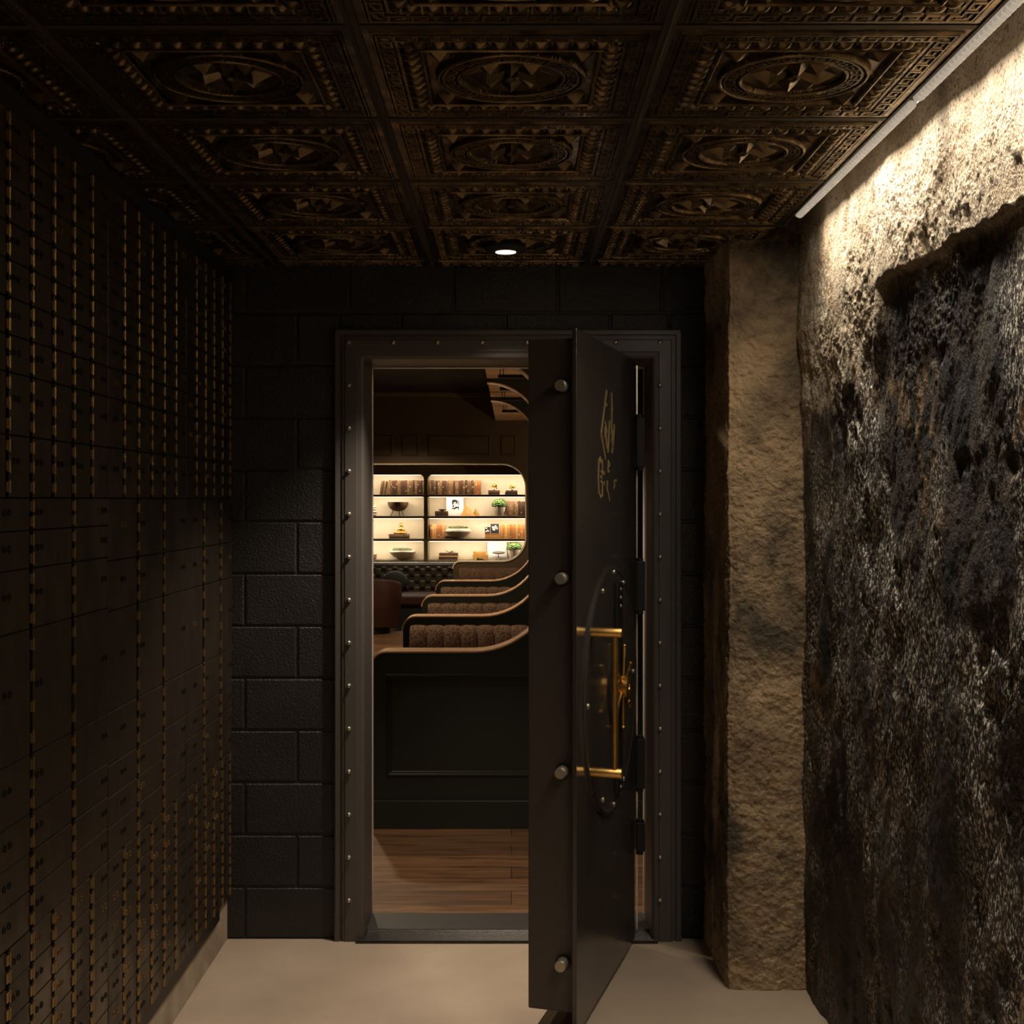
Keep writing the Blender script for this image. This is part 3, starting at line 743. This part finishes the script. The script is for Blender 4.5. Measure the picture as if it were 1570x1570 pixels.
for i, zt in enumerate(zt_all):
    for (a, c) in ((X_(562) - .29, X_(650)), (X_(656), XR)):
        MB().box(a + .02, c - .02, BY + .008, BY + .018, zt - .006, zt - .0005).build('led_strip', M['ledglow'], bc)
        l = bpy.data.lights.new('shelf_glow', 'AREA'); l.shape = 'RECTANGLE'; l.size = c - a - .05; l.size_y = .03
        l.energy = 3.7 * (c - a); l.color = (1.0, .89, .72)
        o = bpy.data.objects.new('shelf_glow', l); C.objects.link(o); o.location = ((a + c) / 2, BY + .026, zt - .012)
        o.rotation_euler = (math.radians(35), 0, 0)
MB().box(XL, XR, BY, BY + .35, .0, SH[3] - T_).build('base_cabinet', M['shelfpaint'], bc)

ordn = ['first', 'second', 'third', 'fourth', 'fifth', 'sixth', 'seventh', 'eighth', 'ninth', 'tenth', 'eleventh', 'twelfth', 'thirteenth', 'fourteenth', 'fifteenth', 'sixteenth',
        'seventeenth', 'eighteenth', 'nineteenth', 'twentieth', 'twenty-first', 'twenty-second', 'twenty-third', 'twenty-fourth', 'twenty-fifth', 'twenty-sixth', 'twenty-seventh', 'twenty-eighth']
rb = random.Random(11)
def book(x, w, h, z, mt, label, group, lean=0.0, d=.16, y=BY + .11):
    """upright book, spine towards the room; leans by 'lean' radians about its foot"""
    t = thing('book', label, 'book', (x, y, z), group)
    def cover(mb, a, c, e, f, g, hh): return mb.box(a, c, e, f, g, hh)
    mb = MB().box(x, x + .0035, y, y + d, z, z + h).box(x + w - .0035, x + w, y, y + d, z, z + h)
    n = 5
    prof = [(x, y + .012)] + [(x + w * (.5 - .5 * math.cos(PI * k / n)), y + .012 - .010 * math.sin(PI * k / n)) for k in range(1, n)] + [(x + w, y + .012)]
    prof += [(x + w - .0035, y + .014), (x + .0035, y + .014)]
    mb.prism(prof, z, z + h, lambda u, v, a: (u, v, a))
    for q in (.16, .34, .70, .86):                            # raised bands
        mb.prism([(u, v - .002) for u, v in prof[:n + 1]] + [(x + w, y + .02), (x, y + .02)], z + h * q, z + h * q + .004, lambda u, v, a: (u, v, a))
    cv = mb.build('cover', mt, t); pg = MB().box(x + .0036, x + w - .0036, y + .0142, y + d - .006, z + .004, z + h - .004).build('pages', M['page'], t)
    q0 = rb.choice((.10, .2, .44, .5, .66)); q1 = q0 + rb.uniform(.05, .16)
    lb = MB().prism([(x + w * .2, y + .0035), (x + w * .5, y + .0012), (x + w * .8, y + .0035), (x + w * .8, y + .006), (x + w * .2, y + .006)], z + h * q0, z + h * q1, lambda u, v, a: (u, v, a))
    if rb.random() < .6: lb.build('spine_label', M['logo'] if mt in BK else M['page'], cv)
    t.rotation_euler = (0, lean, 0)
    return t
def bookrow(px0, px1, n, z, hpx, mats, where, group, leans=None, last=None):
    x0, x1 = X_(px0), X_(px1); ws = [rb.uniform(.8, 1.25) for _ in range(n)]; sc = (x1 - x0) / sum(ws); x = x0
    for k in range(n):
        w = ws[k] * sc; h = hpx * K * rb.uniform(.955, 1.0)
        mt = (last if last and k >= n - 4 else mats)[rb.randrange(len(last if last and k >= n - 4 else mats))]
        book(x, w * .985, h, z, mt, '%s book, %s from left %s' % ('dark brown' if mt in BK else 'tan', ordn[k], where), group, leans[k] if leans else 0)
        x += w
z1, z2, z3, z4 = SH
book(X_(580.6), .028, .198, z1, BK[1], 'brown book leaning at the left end of the top shelf, outer of two', 'leaning books on the top shelf', .16)
book(X_(584.8), .030, .198, z1, BK[3], 'brown book leaning right on the top shelf, inner of two', 'leaning books on the top shelf', .15)
bookrow(594.2, 649.4, 19, z1, 22.6, BK, 'in top shelf row left of the upright', 'dark books on the top shelf, left bay')
bookrow(657.6, 737, 25, z1, 22.6, BK, 'in top shelf row right of the upright', 'dark books on the top shelf, right bay', last=BK[3:] + BT[3:])
bookrow(777, 815, 12, z2, 23.2, BK, 'in second shelf row beside the planter', 'brown books on the second shelf')
bookrow(658.5, 681, 7, z3, 22.4, BT, 'in short third shelf row beside the upright', 'tan books on the third shelf, left end')
bookrow(766.5, 812, 13, z3, 22.6, BT, 'in long third shelf row at right', 'tan books on the third shelf, right end')
def flat_stack(px0, px1, z, tops, mats, where, group, y=BY + .08, d=.17):
    """books lying flat; tops are the heights in metres of each"""
    x0, x1 = X_(px0), X_(px1); zz = z
    pos = ['bottom', 'second', 'top'] if len(tops) == 3 else (['lower', 'upper'] if len(tops) == 2 else ['single'])
    for k, h in enumerate(tops):
        a = x0 + rb.uniform(0, .012); c = x1 - rb.uniform(0, .012)
        t = thing('book', '%s flat book, stack %s' % (pos[k], where), 'book', (x0, y, zz), group)
        MB().box(a, c, y, y + d, zz, zz + .004).box(a, c, y, y + d, zz + h - .004, zz + h).box(a, c, y, y + .005, zz + .004, zz + h - .004).build('cover', mats[k % len(mats)], t)
        MB().box(a + .005, c - .005, y + .0055, y + d - .006, zz + .0042, zz + h - .0042).build('pages', M['page'], t)
        zz += h + .0005
    return zz
def spiky(px, z, lab, r=.058, y=BY + .12):
    x = X_(px); t = thing('succulent_ornament', lab, 'plant', (x, y, z), 'spiky ornaments on the top shelf')
    MB().revolve((x, y, z), (0, 0, 1), [(.014, 0), (.016, .004), (.008, .008), (.006, .012)], 16).build('foot', M['dish'], t)
    mb = MB(); q = random.Random(px)
    c = Vector((x, y, z + .010 + r * .80))
    for k in range(46):
        th = q.uniform(0, 2 * PI); ph = math.acos(q.uniform(-.65, 1)); d = Vector((math.sin(ph) * math.cos(th), math.sin(ph) * math.sin(th), math.cos(ph)))
        mb.tube(c, c + d * r * .45, .003, .0115, n=5); mb.tube(c + d * r * .45, c + d * r * q.uniform(.95, 1.12), .0115, .001, n=5)
    mb.build('leaves', M['flower'], t)
def foliage(mb, c, r, sq, n, seed, leaf=.022):
    q = random.Random(seed)
    mb.ball(c, r * .86, 16, sq, .05, q)
    for k in range(n):
        th = q.uniform(0, 2 * PI); ph = math.acos(q.uniform(-.2, 1))
        p = (c[0] + r * .93 * math.sin(ph) * math.cos(th) * sq[0], c[1] + r * .93 * math.sin(ph) * math.sin(th) * sq[1], c[2] + r * .93 * math.cos(ph) * sq[2])
        mb.ball(p, leaf * q.uniform(.5, 1), 6, (1, 1, .7), .2, q)
za = flat_stack(747.2, 767.2, z1, (.034, .026), [BK[0], BK[3]], 'on the top shelf under the left spiky plant', 'stacked books on the top shelf')
spiky(757.6, za, 'spiky pale plant ornament on two books, left of the pair on the top shelf')
za = flat_stack(774.2, 794.6, z1, (.032, .026), [BK[2], BK[1]], 'on the top shelf under the right spiky plant', 'stacked books on the top shelf')
spiky(785.2, za, 'spiky pale plant ornament on two books, right of the pair on the top shelf', .052)
# second shelf
x, y = X_(608.6), BY + .17
t = thing('footed_bowl', 'dark brown footed bowl on three splayed legs, second shelf left', 'bowl', (x, y, z2))
MB().revolve((x, y, z2), (0, 0, 1), [(.03, .066), (.075, .078), (.115, .110), (.138, .150), (.148, .195), (.140, .195), (.130, .150), (.108, .116), (.07, .090), (.0, .084)], 36).build('bowl', M['dish'], t, smooth='auto')
for a in (200, 320, 80):
    a = math.radians(a); MB().tube((x + .06 * math.cos(a), y + .06 * math.sin(a), z2 + .09), (x + .105 * math.cos(a), y + .105 * math.sin(a), z2), .007, .005, n=10).build('leg', M['dish'], t)
x, y = X_(572.6), BY + .12
t = thing('ringed_bottle', 'small pale ringed ornament at the far left of the second shelf', 'ornament', (x, y, z2))
MB().revolve((x, y, z2), (0, 0, 1), [(.030, 0), (.034, .02), (.024, .035), (.034, .055), (.022, .075), (.028, .095), (.016, .105), (.026, .12), (.022, .138), (.006, .146)], 20).build('body', M['pot'], t, smooth='auto')
za = flat_stack(666, 686.8, z2, (.024, .022, .022), [BK[2], BK[0], BK[1]], 'on the second shelf under the small dark dish', 'stacked books on the second shelf')
x, y = X_(677.6), BY + .12
t = thing('small_dish', 'small dark dish resting on stacked books, second shelf', 'dish', (x, y, za))
MB().revolve((x, y, za), (0, 0, 1), [(.022, 0), (.024, .004), (.050, .014), (.060, .024), (.055, .024), (.03, .010), (.0, .008)], 28).build('body', M['dish'], t, smooth='auto')
# portrait print in white frame, leaning on the back panel
xa, xb, za_, zb_ = X_(683.2), X_(709.6), z2, Z_(761.5) - .004
t = thing('framed_print', 'white print with a black ink head study leaning on the second shelf', 'picture', ((xa + xb) / 2, BY + .22, z2))
MB().box(xa, xb, BY + .220, BY + .232, za_, zb_).build('white_mount', M['paper'], t, bevel=.002)
mb = MB(); yy = BY + .2195; cx_, cz_ = X_(697.2), Z_(773)
def blob(cx, cz, rx, rz, n=16, q=None, y=yy):
    q = q or random.Random(3); vs = []; 
    for k in range(n):
        a = 2 * PI * k / n; rr = 1 + q.uniform(-.12, .12); vs.append((cx + rx * rr * math.cos(a), y, cz + rz * rr * math.sin(a)))
    m_ = len(vs); mb.add(vs + [(a, b_ - .0012, c) for a, b_, c in vs], [tuple(range(m_, 2 * m_))[::-1]] + [(i, (i + 1) % m_, m_ + (i + 1) % m_, m_ + i) for i in range(m_)])
q = random.Random(9)
for dx, dz, rx, rz in ((-.012, .045, .034, .020), (-.036, .022, .014, .032), (.020, .028, .012, .026), (.002, .012, .008, .004), (-.014, .012, .007, .004), (-.004, -.012, .011, .004),
                       (-.030, -.030, .010, .022), (.012, -.048, .022, .014), (-.014, -.062, .020, .011), (.040, -.052, .008, .030), (.043, .020, .006, .044), (-.042, -.062, .009, .010)):
    blob(cx_ + dx, cz_ + dz, rx, rz, q=q)
mb.build('ink_drawing', M['ink'], t)
def pyramid(px0, px1, pyt, y, lab, n=4):
    a, c = X_(px0), X_(px1); x = (a + c) / 2; w = (c - a) / 2; zt = Z_(pyt)
    t = MB().add([(x - w, y, z2), (x - w * .05, y - w * .9, z2), (x + w, y, z2), (x + w * .05, y + w * .9, z2), (x - w * .1, y, zt)], [(0, 3, 2, 1), (0, 1, 4), (1, 2, 4), (2, 3, 4), (3, 0, 4)])
    tag(t.build('wooden_pyramid', M['wood'], None), lab, 'ornament', 'wooden pyramids on the second shelf')
pyramid(705, 728.5, 772.2, BY + .13, 'larger honey-coloured wooden pyramid in front of the white print')
pyramid(722.8, 735.4, 779.2, BY + .22, 'smaller honey-coloured wooden pyramid behind the larger one')
def planter(px, pw, pyrim, z, gr, lab, seed, y=BY + .14, mossr=1.0, deep=True):
    x = X_(px); w = pw * K / 2; zr = Z_(pyrim); h = zr - z
    t = thing('potted_plant', lab, 'plant', (x, y, z), 'round green plants in stone pots')
    MB().revolve((x, y, z), (0, 0, 1), [(w * .50, 0), (w * .66, h * .15), (w * .86, h * .45), (w * .97, h * .78), (w, h), (w * .90, h), (w * .86, h * .85), (0, h * .83)], 36).build('pot', M['pot'], t, smooth='auto')
    mb = MB(); foliage(mb, (x, y, zr - .005), w * 1.04, (1, 1, gr), 260, seed); mb.build('foliage', M['moss'], t)
planter(765.4, 20.4, 774, z2, .92, 'round green plant in tall stone pot on the second shelf', 4)
# third shelf
za = flat_stack(594.8, 627.6, z3, (.032, .032), [BK[2], BK[3]], 'on the third shelf under the golden figurine', 'stacked books on the third shelf')
x, y = X_(614), BY + .12
t = thing('seated_figurine', 'small golden seated figurine on two stacked books, third shelf', 'figurine', (x, y, za))
mb = MB()
mb.ball((x, y, za + .018), .05, 18, (1.25, .8, .38)); mb.ball((x - .05, y - .012, za + .018), .022, 12, (1.5, 1, .7)); mb.ball((x + .052, y - .012, za + .018), .022, 12, (1.5, 1, .7))
mb.ball((x, y, za + .060), .030, 16, (1.05, .75, 1.25)); mb.tube((x - .03, y, za + .082), (x - .052, y - .012, za + .045), .010, .008, n=10); mb.tube((x + .03, y, za + .082), (x + .052, y - .012, za + .045), .010, .008, n=10)
mb.tube((x - .052, y - .012, za + .045), (x - .008, y - .035, za + .034), .008, .006, n=10); mb.tube((x + .052, y - .012, za + .045), (x + .008, y - .035, za + .034), .008, .006, n=10)
mb.tube((x, y, za + .088), (x, y, za + .106), .010, n=12)
mb.build('body', M['gold'], t, smooth=True)
mb = MB().ball((x, y, za + .122), .022, 16, (.9, .95, 1.1)).ball((x - .020, y, za + .120), .005, 8, (.7, 1, 1.8)).ball((x + .020, y, za + .120), .005, 8, (.7, 1, 1.8)).ball((x, y - .021, za + .119), .004, 8, (1, 1, 1.5))
mb.build('head', M['gold'], t, smooth=True)
MB().ball((x, y + .003, za + .130), .0225, 14, (.95, 1, .85)).ball((x, y, za + .150), .009, 10).build('hair', M['brassdark'], t, smooth=True)
mb = MB(); n = 24
for k in range(n):
    a, c = 2 * PI * k / n, 2 * PI * (k + 1) / n
    mb.tube((x + .036 * math.cos(a), y + .012, za + .122 + .036 * math.sin(a)), (x + .036 * math.cos(c), y + .012, za + .122 + .036 * math.sin(c)), .004, n=6, cap=False)
mb.build('halo', M['gold'], t, smooth=True)
MB().revolve((x - .082, y, za), (0, 0, 1), [(.016, 0), (.02, .006), (.028, .022), (.025, .022), (.014, .01), (0, .008)], 20).build('offering_bowl', M['gold'], t, smooth='auto')
def lowbowl(px, wpx, z, pysh, pyrim, lab, seed, y=BY + .16):
    x = X_(px); w = wpx * K / 2; zs_ = Z_(pysh) - z; zr = Z_(pyrim) - z
    t = thing('moss_bowl', lab, 'planter', (x, y, z), 'low moss bowls')
    MB().revolve((x, y, z), (0, 0, 1), [(w * .30, 0), (w * .36, .010), (w * .72, zs_ * .55), (w * .97, zs_), (w, zs_ * 1.15), (w * .97, zs_ * 1.3), (w * .78, zr), (w * .72, zr), (w * .72, zr * .9), (0, zr * .88)], 40).build('bowl', M['pot'], t, smooth='auto')
    mb = MB(); q = random.Random(seed)
    for k in range(90):
        a = q.uniform(0, 2 * PI); rr = w * .66 * math.sqrt(q.random()); mb.ball((x + rr * math.cos(a), y + rr * math.sin(a), z + zr + .010), .026 * q.uniform(.6, 1), 6, (1.2, 1.2, .8), .2, q)
    mb.build('moss', M['mossdark'], t)
lowbowl(701.4, 40.6, z3, 816.5, 810.5, 'wide low stone bowl filled with moss on the third shelf', 5)
za = flat_stack(742.8, 766.0, z3, (.026, .024, .022), [BT[0], BT[2], BT[1]], 'of tan books under the two small dark prints', 'stacked books on the third shelf')
def photo(px0, px1, pyt, z, lab):
    a, c, zt = X_(px0), X_(px1), Z_(pyt)
    t = thing('small_print', lab, 'picture', ((a + c) / 2, BY + .12, z), 'small dark prints on the third shelf')
    MB().box(a, c, BY + .12, BY + .135, z, zt).build('block', M['ink'], t, bevel=.001)
    mb = MB(); q = random.Random(px0); w = c - a; h = zt - z; yv = BY + .1195
    for k in range(7):
        cx, cz = a + w * q.uniform(.2, .8), z + h * q.uniform(.2, .85); rx, rz = w * q.uniform(.08, .2), h * q.uniform(.06, .14)
        vs = [(cx + rx * math.cos(2 * PI * i / 9), yv, cz + rz * math.sin(2 * PI * i / 9)) for i in range(9)]
        mb.add(vs + [(p_, q_ - .001, r_) for p_, q_, r_ in vs], [tuple(range(9, 18))[::-1]] + [(i, (i + 1) % 9, 9 + (i + 1) % 9, 9 + i) for i in range(9)])
    mb.build('pale_motif', M['paper'], t)
photo(743.2, 751.4, 808.2, za, 'smaller dark patterned print block on tan books, left of the pair')
photo(752.0, 764.8, 803.4, za, 'taller dark patterned print block on tan books, right of the pair')
# fourth shelf
lowbowl(615.6, 40.4, z4, 848.5, 844.5, 'wide low stone bowl filled with moss on the bottom shelf, left bay', 8)
flat_stack(560.5, 575.8, z4, (.026, .024, .022), [BK[0], BK[3], BK[1]], 'at the far left end of the bottom shelf', 'stacked books on the bottom shelf, far left')
za = flat_stack(671.6, 702.4, z4, (.046, .010, .038), [BK[2], BT[2], BK[0]], 'on the bottom shelf under the branching ornament', 'stacked books on the bottom shelf')
x, y = X_(689.5), BY + .12
mb = MB(); q = random.Random(2)
for k in range(9):
    a = PI * k / 8; p = (x, y, za + .006); e = (x + .075 * math.cos(a), y + q.uniform(-.03, .03), za + .010 + .030 * abs(math.sin(a * 1.7)))
    mb.tube(p, e, .0058, .002, n=7)
mb.ball((x, y, za + .007), .012, 10, (1.8, 1, .58))
tag(mb.build('coral_ornament', M['driftwood'], None, smooth=True), 'pale branching ornament on stacked books, bottom shelf', 'ornament')
a, c = X_(724.6), X_(747.8)
t = thing('wooden_box', 'honey-coloured wooden box with lid on the bottom shelf', 'box', ((a + c) / 2, BY + .12, z4))
MB().box(a, c, BY + .10, BY + .24, z4, z4 + .075).build('base', M['wood'], t, bevel=.003)
MB().box(a + .004, c - .03, BY + .104, BY + .236, z4 + .0755, z4 + .115).build('lid', M['wood'], t, bevel=.004)
x = X_(736.5)
mb = MB(); mb.prism([(x - .055, z4), (x - .045, z4 + .028), (x - .03, z4 + .032), (x - .012, z4 + .018), (x + .02, z4 + .02), (x + .05, z4 + .008), (x + .06, z4)], BY + .03, BY + .085, f3)
tag(mb.build('black_ornament', M['ink'], None, bevel=.004), 'low black sculptural ornament in front of the wooden box', 'ornament')
a, c = X_(746.5), X_(777.4)
t = thing('white_tray', 'glossy white rounded tray standing behind driftwood on the bottom shelf', 'tray', ((a + c) / 2, BY + .26, z4))
rr = .04; zt = Z_(831.5)
poly = [(a + .012, z4), (c, z4), (c, zt)] + [(a + rr - rr * math.sin(q_), zt - rr + rr * math.cos(q_)) for q_ in [k * PI / 16 for k in range(9)]]
MB().prism(poly, BY + .255, BY + .268, f3).build('plate', M['paper'], t, bevel=.002)
x = X_(764)
mb = MB().ball((x, BY + .16, Z_(848)), .05, 14, (1.8, .7, .42), .12, random.Random(6)).tube((x, BY + .16, z4 + .03), (x, BY + .16, Z_(849)), .006, n=8).tube((x, BY + .16, z4), (x, BY + .16, z4 + .03), .045, .01, n=16)
tag(mb.build('driftwood_ornament', M['driftwood'], None, smooth=True), 'grey driftwood-like ornament on a small stand before the white tray', 'ornament')
planter(788.4, 21.2, 840.2, z4, .80, 'round green plant in stone pot at the right end of the bottom shelf', 14)

# ------------------------------------------------------------------ chesterfield bench below the bookcase
cb = thing('chesterfield_bench', 'dark green-black button-tufted leather bench under the bookcase', 'bench', (-2, 17.6, 0))
zt = Z_(861.5) + .008; yb = 17.93
xs = np.arange(-3.6, -.05, .012); zs2 = np.arange(.36, zt - .02, .012)
Xg, Zg = np.meshgrid(xs, zs2, indexing='ij')
u = Xg / .152; v = (Zg - (zt - .045)) / .085
d1 = np.hypot((u - np.round(u)) , (v / 2 - np.round(v / 2)) * 1.1); d2 = np.hypot(u - .5 - np.round(u - .5), ((v - 1) / 2 - np.round((v - 1) / 2)) * 1.1)
dd = np.minimum(d1, d2)
fold = np.minimum(np.abs(((u + v / 2) % 1) - .5), np.abs(((u - v / 2) % 1) - .5))
Dp = .085 + .045 * sm(dd, 0, .32) - .016 * (1 - sm(np.abs(np.minimum(np.abs((u + v / 2) - np.round(u + v / 2)), np.abs((u - v / 2) - np.round(u - v / 2)))), 0, .12))
Dp *= np.sqrt(np.clip(1 - ((Zg - .36) / (zt - .36)) ** 10, 0.05, 1))
grid_obj('tufted_back', np.stack([Xg, yb - Dp, Zg], -1), M['leather'], len(xs), len(zs2), parent=cb)
MB().tube((-3.6, yb - .06, zt - .05), (-.05, yb - .06, zt - .05), .052, n=20).build('top_roll', M['leather'], cb, smooth='auto')
mb = MB()
for i in range(-23, 0):
    for j in range(0, -4, -1):
        zc = (zt - .045) + j * .085 - .04
        xc_ = (i + (.5 if j % 2 else 0)) * .152
        if zc > .42: mb.ball((xc_, yb - .098, zc), .014, 8, (1, .5, 1))
mb.build('buttons', M['leather'], cb, smooth=True)['kind'] = 'stuff'
MB().box(-3.6, -.05, 17.25, yb - .05, .30, .46).build('seat', M['brownleather'], cb, bevel=.05, seg=4)
MB().box(-3.6, -.05, 17.3, yb + .05, 0, .298).build('base', M['black'], cb)
# tub chair
x, y = -1.92, 16.82
tc_ = thing('tub_chair', 'low oxblood leather tub chair with curved back in front of the tufted bench', 'chair', (x, y, 0))
ns = 32; mb = MB(); vs = []
for k in range(ns + 1):
    a = math.radians(180 + 180 * k / ns); ct, st = math.cos(a), math.sin(a)
    top = .64 + .075 * math.sin(PI * k / ns)
    for r_, z_ in ((.44, .09), (.46, .30), (.475, top - .04), (.465, top - .01), (.44, top), (.41, top - .01), (.39, top - .05), (.385, .38), (.385, .09)):
        vs.append((x + r_ * 1.08 * ct, y + r_ * .8 * st, z_))
fs = [(k * 9 + j, (k + 1) * 9 + j, (k + 1) * 9 + (j + 1) % 9, k * 9 + (j + 1) % 9) for k in range(ns) for j in range(9)] + [tuple(range(9)), tuple(range(ns * 9, ns * 9 + 9))[::-1]]
mb.add(vs, fs).build('curved_back', M['brownleather'], tc_, smooth='auto')
MB().revolve((x, y, .09), (0, 0, 1), [(.37, 0), (.37, .30), (.34, .34), (0, .35)], 36).build('seat', M['brownleather'], tc_, smooth='auto')
MB().revolve((x, y, 0), (0, 0, 1), [(.36, 0), (.36, .09)], 32).build('plinth', M['black'], tc_)
mb = MB().revolve((PX(603, 17.4), 17.55, .46), (0, -.25, 1), [(.18, 0), (.20, .05), (.19, .2), (.14, .235), (0, .25)], 28)
mb = MB().ball((PX(603, 17.4), 17.66, .605), .17, 20, (1.0, .30, .84))
tag(mb.build('round_cushion', M['ink'], None, smooth=True), 'round black cushion propped on the tufted bench', 'cushion')

# ================================================================== LIGHTS IN THE DINING ROOM
def spot(x, y, z, e, ang=110, blend=.7, col=(1, .78, .52), rot=(0, 0, 0), soft=.05):  # added fill from above for floor and caps, no fixtures seen
    l = bpy.data.lights.new('dining_fill_spot', 'SPOT'); l.energy = e; l.spot_size = math.radians(ang); l.spot_blend = blend; l.color = col; l.shadow_soft_size = soft
    o = bpy.data.objects.new('dining_fill_spot', l); C.objects.link(o); o.location = (x, y, z); o.rotation_euler = rot
spot(-.9, 6.3, 3.0, 44, 120)
for y in (9.0, 12.0, 15.2): spot(-1.3, y, 3.0, 170, 130)
for y in (7.9, 9.8, 11.8, 14.4):  # added points that warm the soffit over the booths, no lamp seen there
    l = bpy.data.lights.new('booth_fill_point', 'POINT'); l.energy = 20; l.color = (1, .76, .50); l.shadow_soft_size = .06
    o = bpy.data.objects.new('booth_fill_point', l); C.objects.link(o); o.location = (1.25, y, 1.75)
# added fill spots above and behind the camera, out of view
for (x, y, e) in ((-.02, 1.75, 45), (-.02, -.6, 30)):
    l = bpy.data.lights.new('unseen_fill_spot', 'SPOT'); l.energy = e; l.spot_size = math.radians(84); l.spot_blend = .8; l.color = (1, .84, .66); l.shadow_soft_size = .04
    o = bpy.data.objects.new('unseen_fill_spot', l); C.objects.link(o); o.location = (x, y, CEIL - .02)
w = bpy.data.worlds.new('world'); w.use_nodes = True; w.node_tree.nodes['Background'].inputs[0].default_value = (0.002, .002, .002, 1)
bpy.context.scene.world = w

# ================================================================== CAMERA
cd = bpy.data.cameras.new('camera'); cam = bpy.data.objects.new('camera', cd); C.objects.link(cam)
cam.location = (0, 0, HZ); cam.rotation_euler = (PI / 2, 0, 0)
cd.sensor_fit = 'HORIZONTAL'; cd.sensor_width = 36; cd.lens = 36 * F / 1570
cd.shift_x = -(CX - 785) / 1570; cd.shift_y = -(785 - CY) / 1570; cd.clip_start = .05; cd.clip_end = 60
sc = bpy.context.scene; sc.camera = cam
sc.view_settings.view_transform = 'Standard'; sc.view_settings.look = 'None'; sc.view_settings.exposure = 0.0; sc.view_settings.gamma = 1.0
sc.view_settings.use_curve_mapping = False
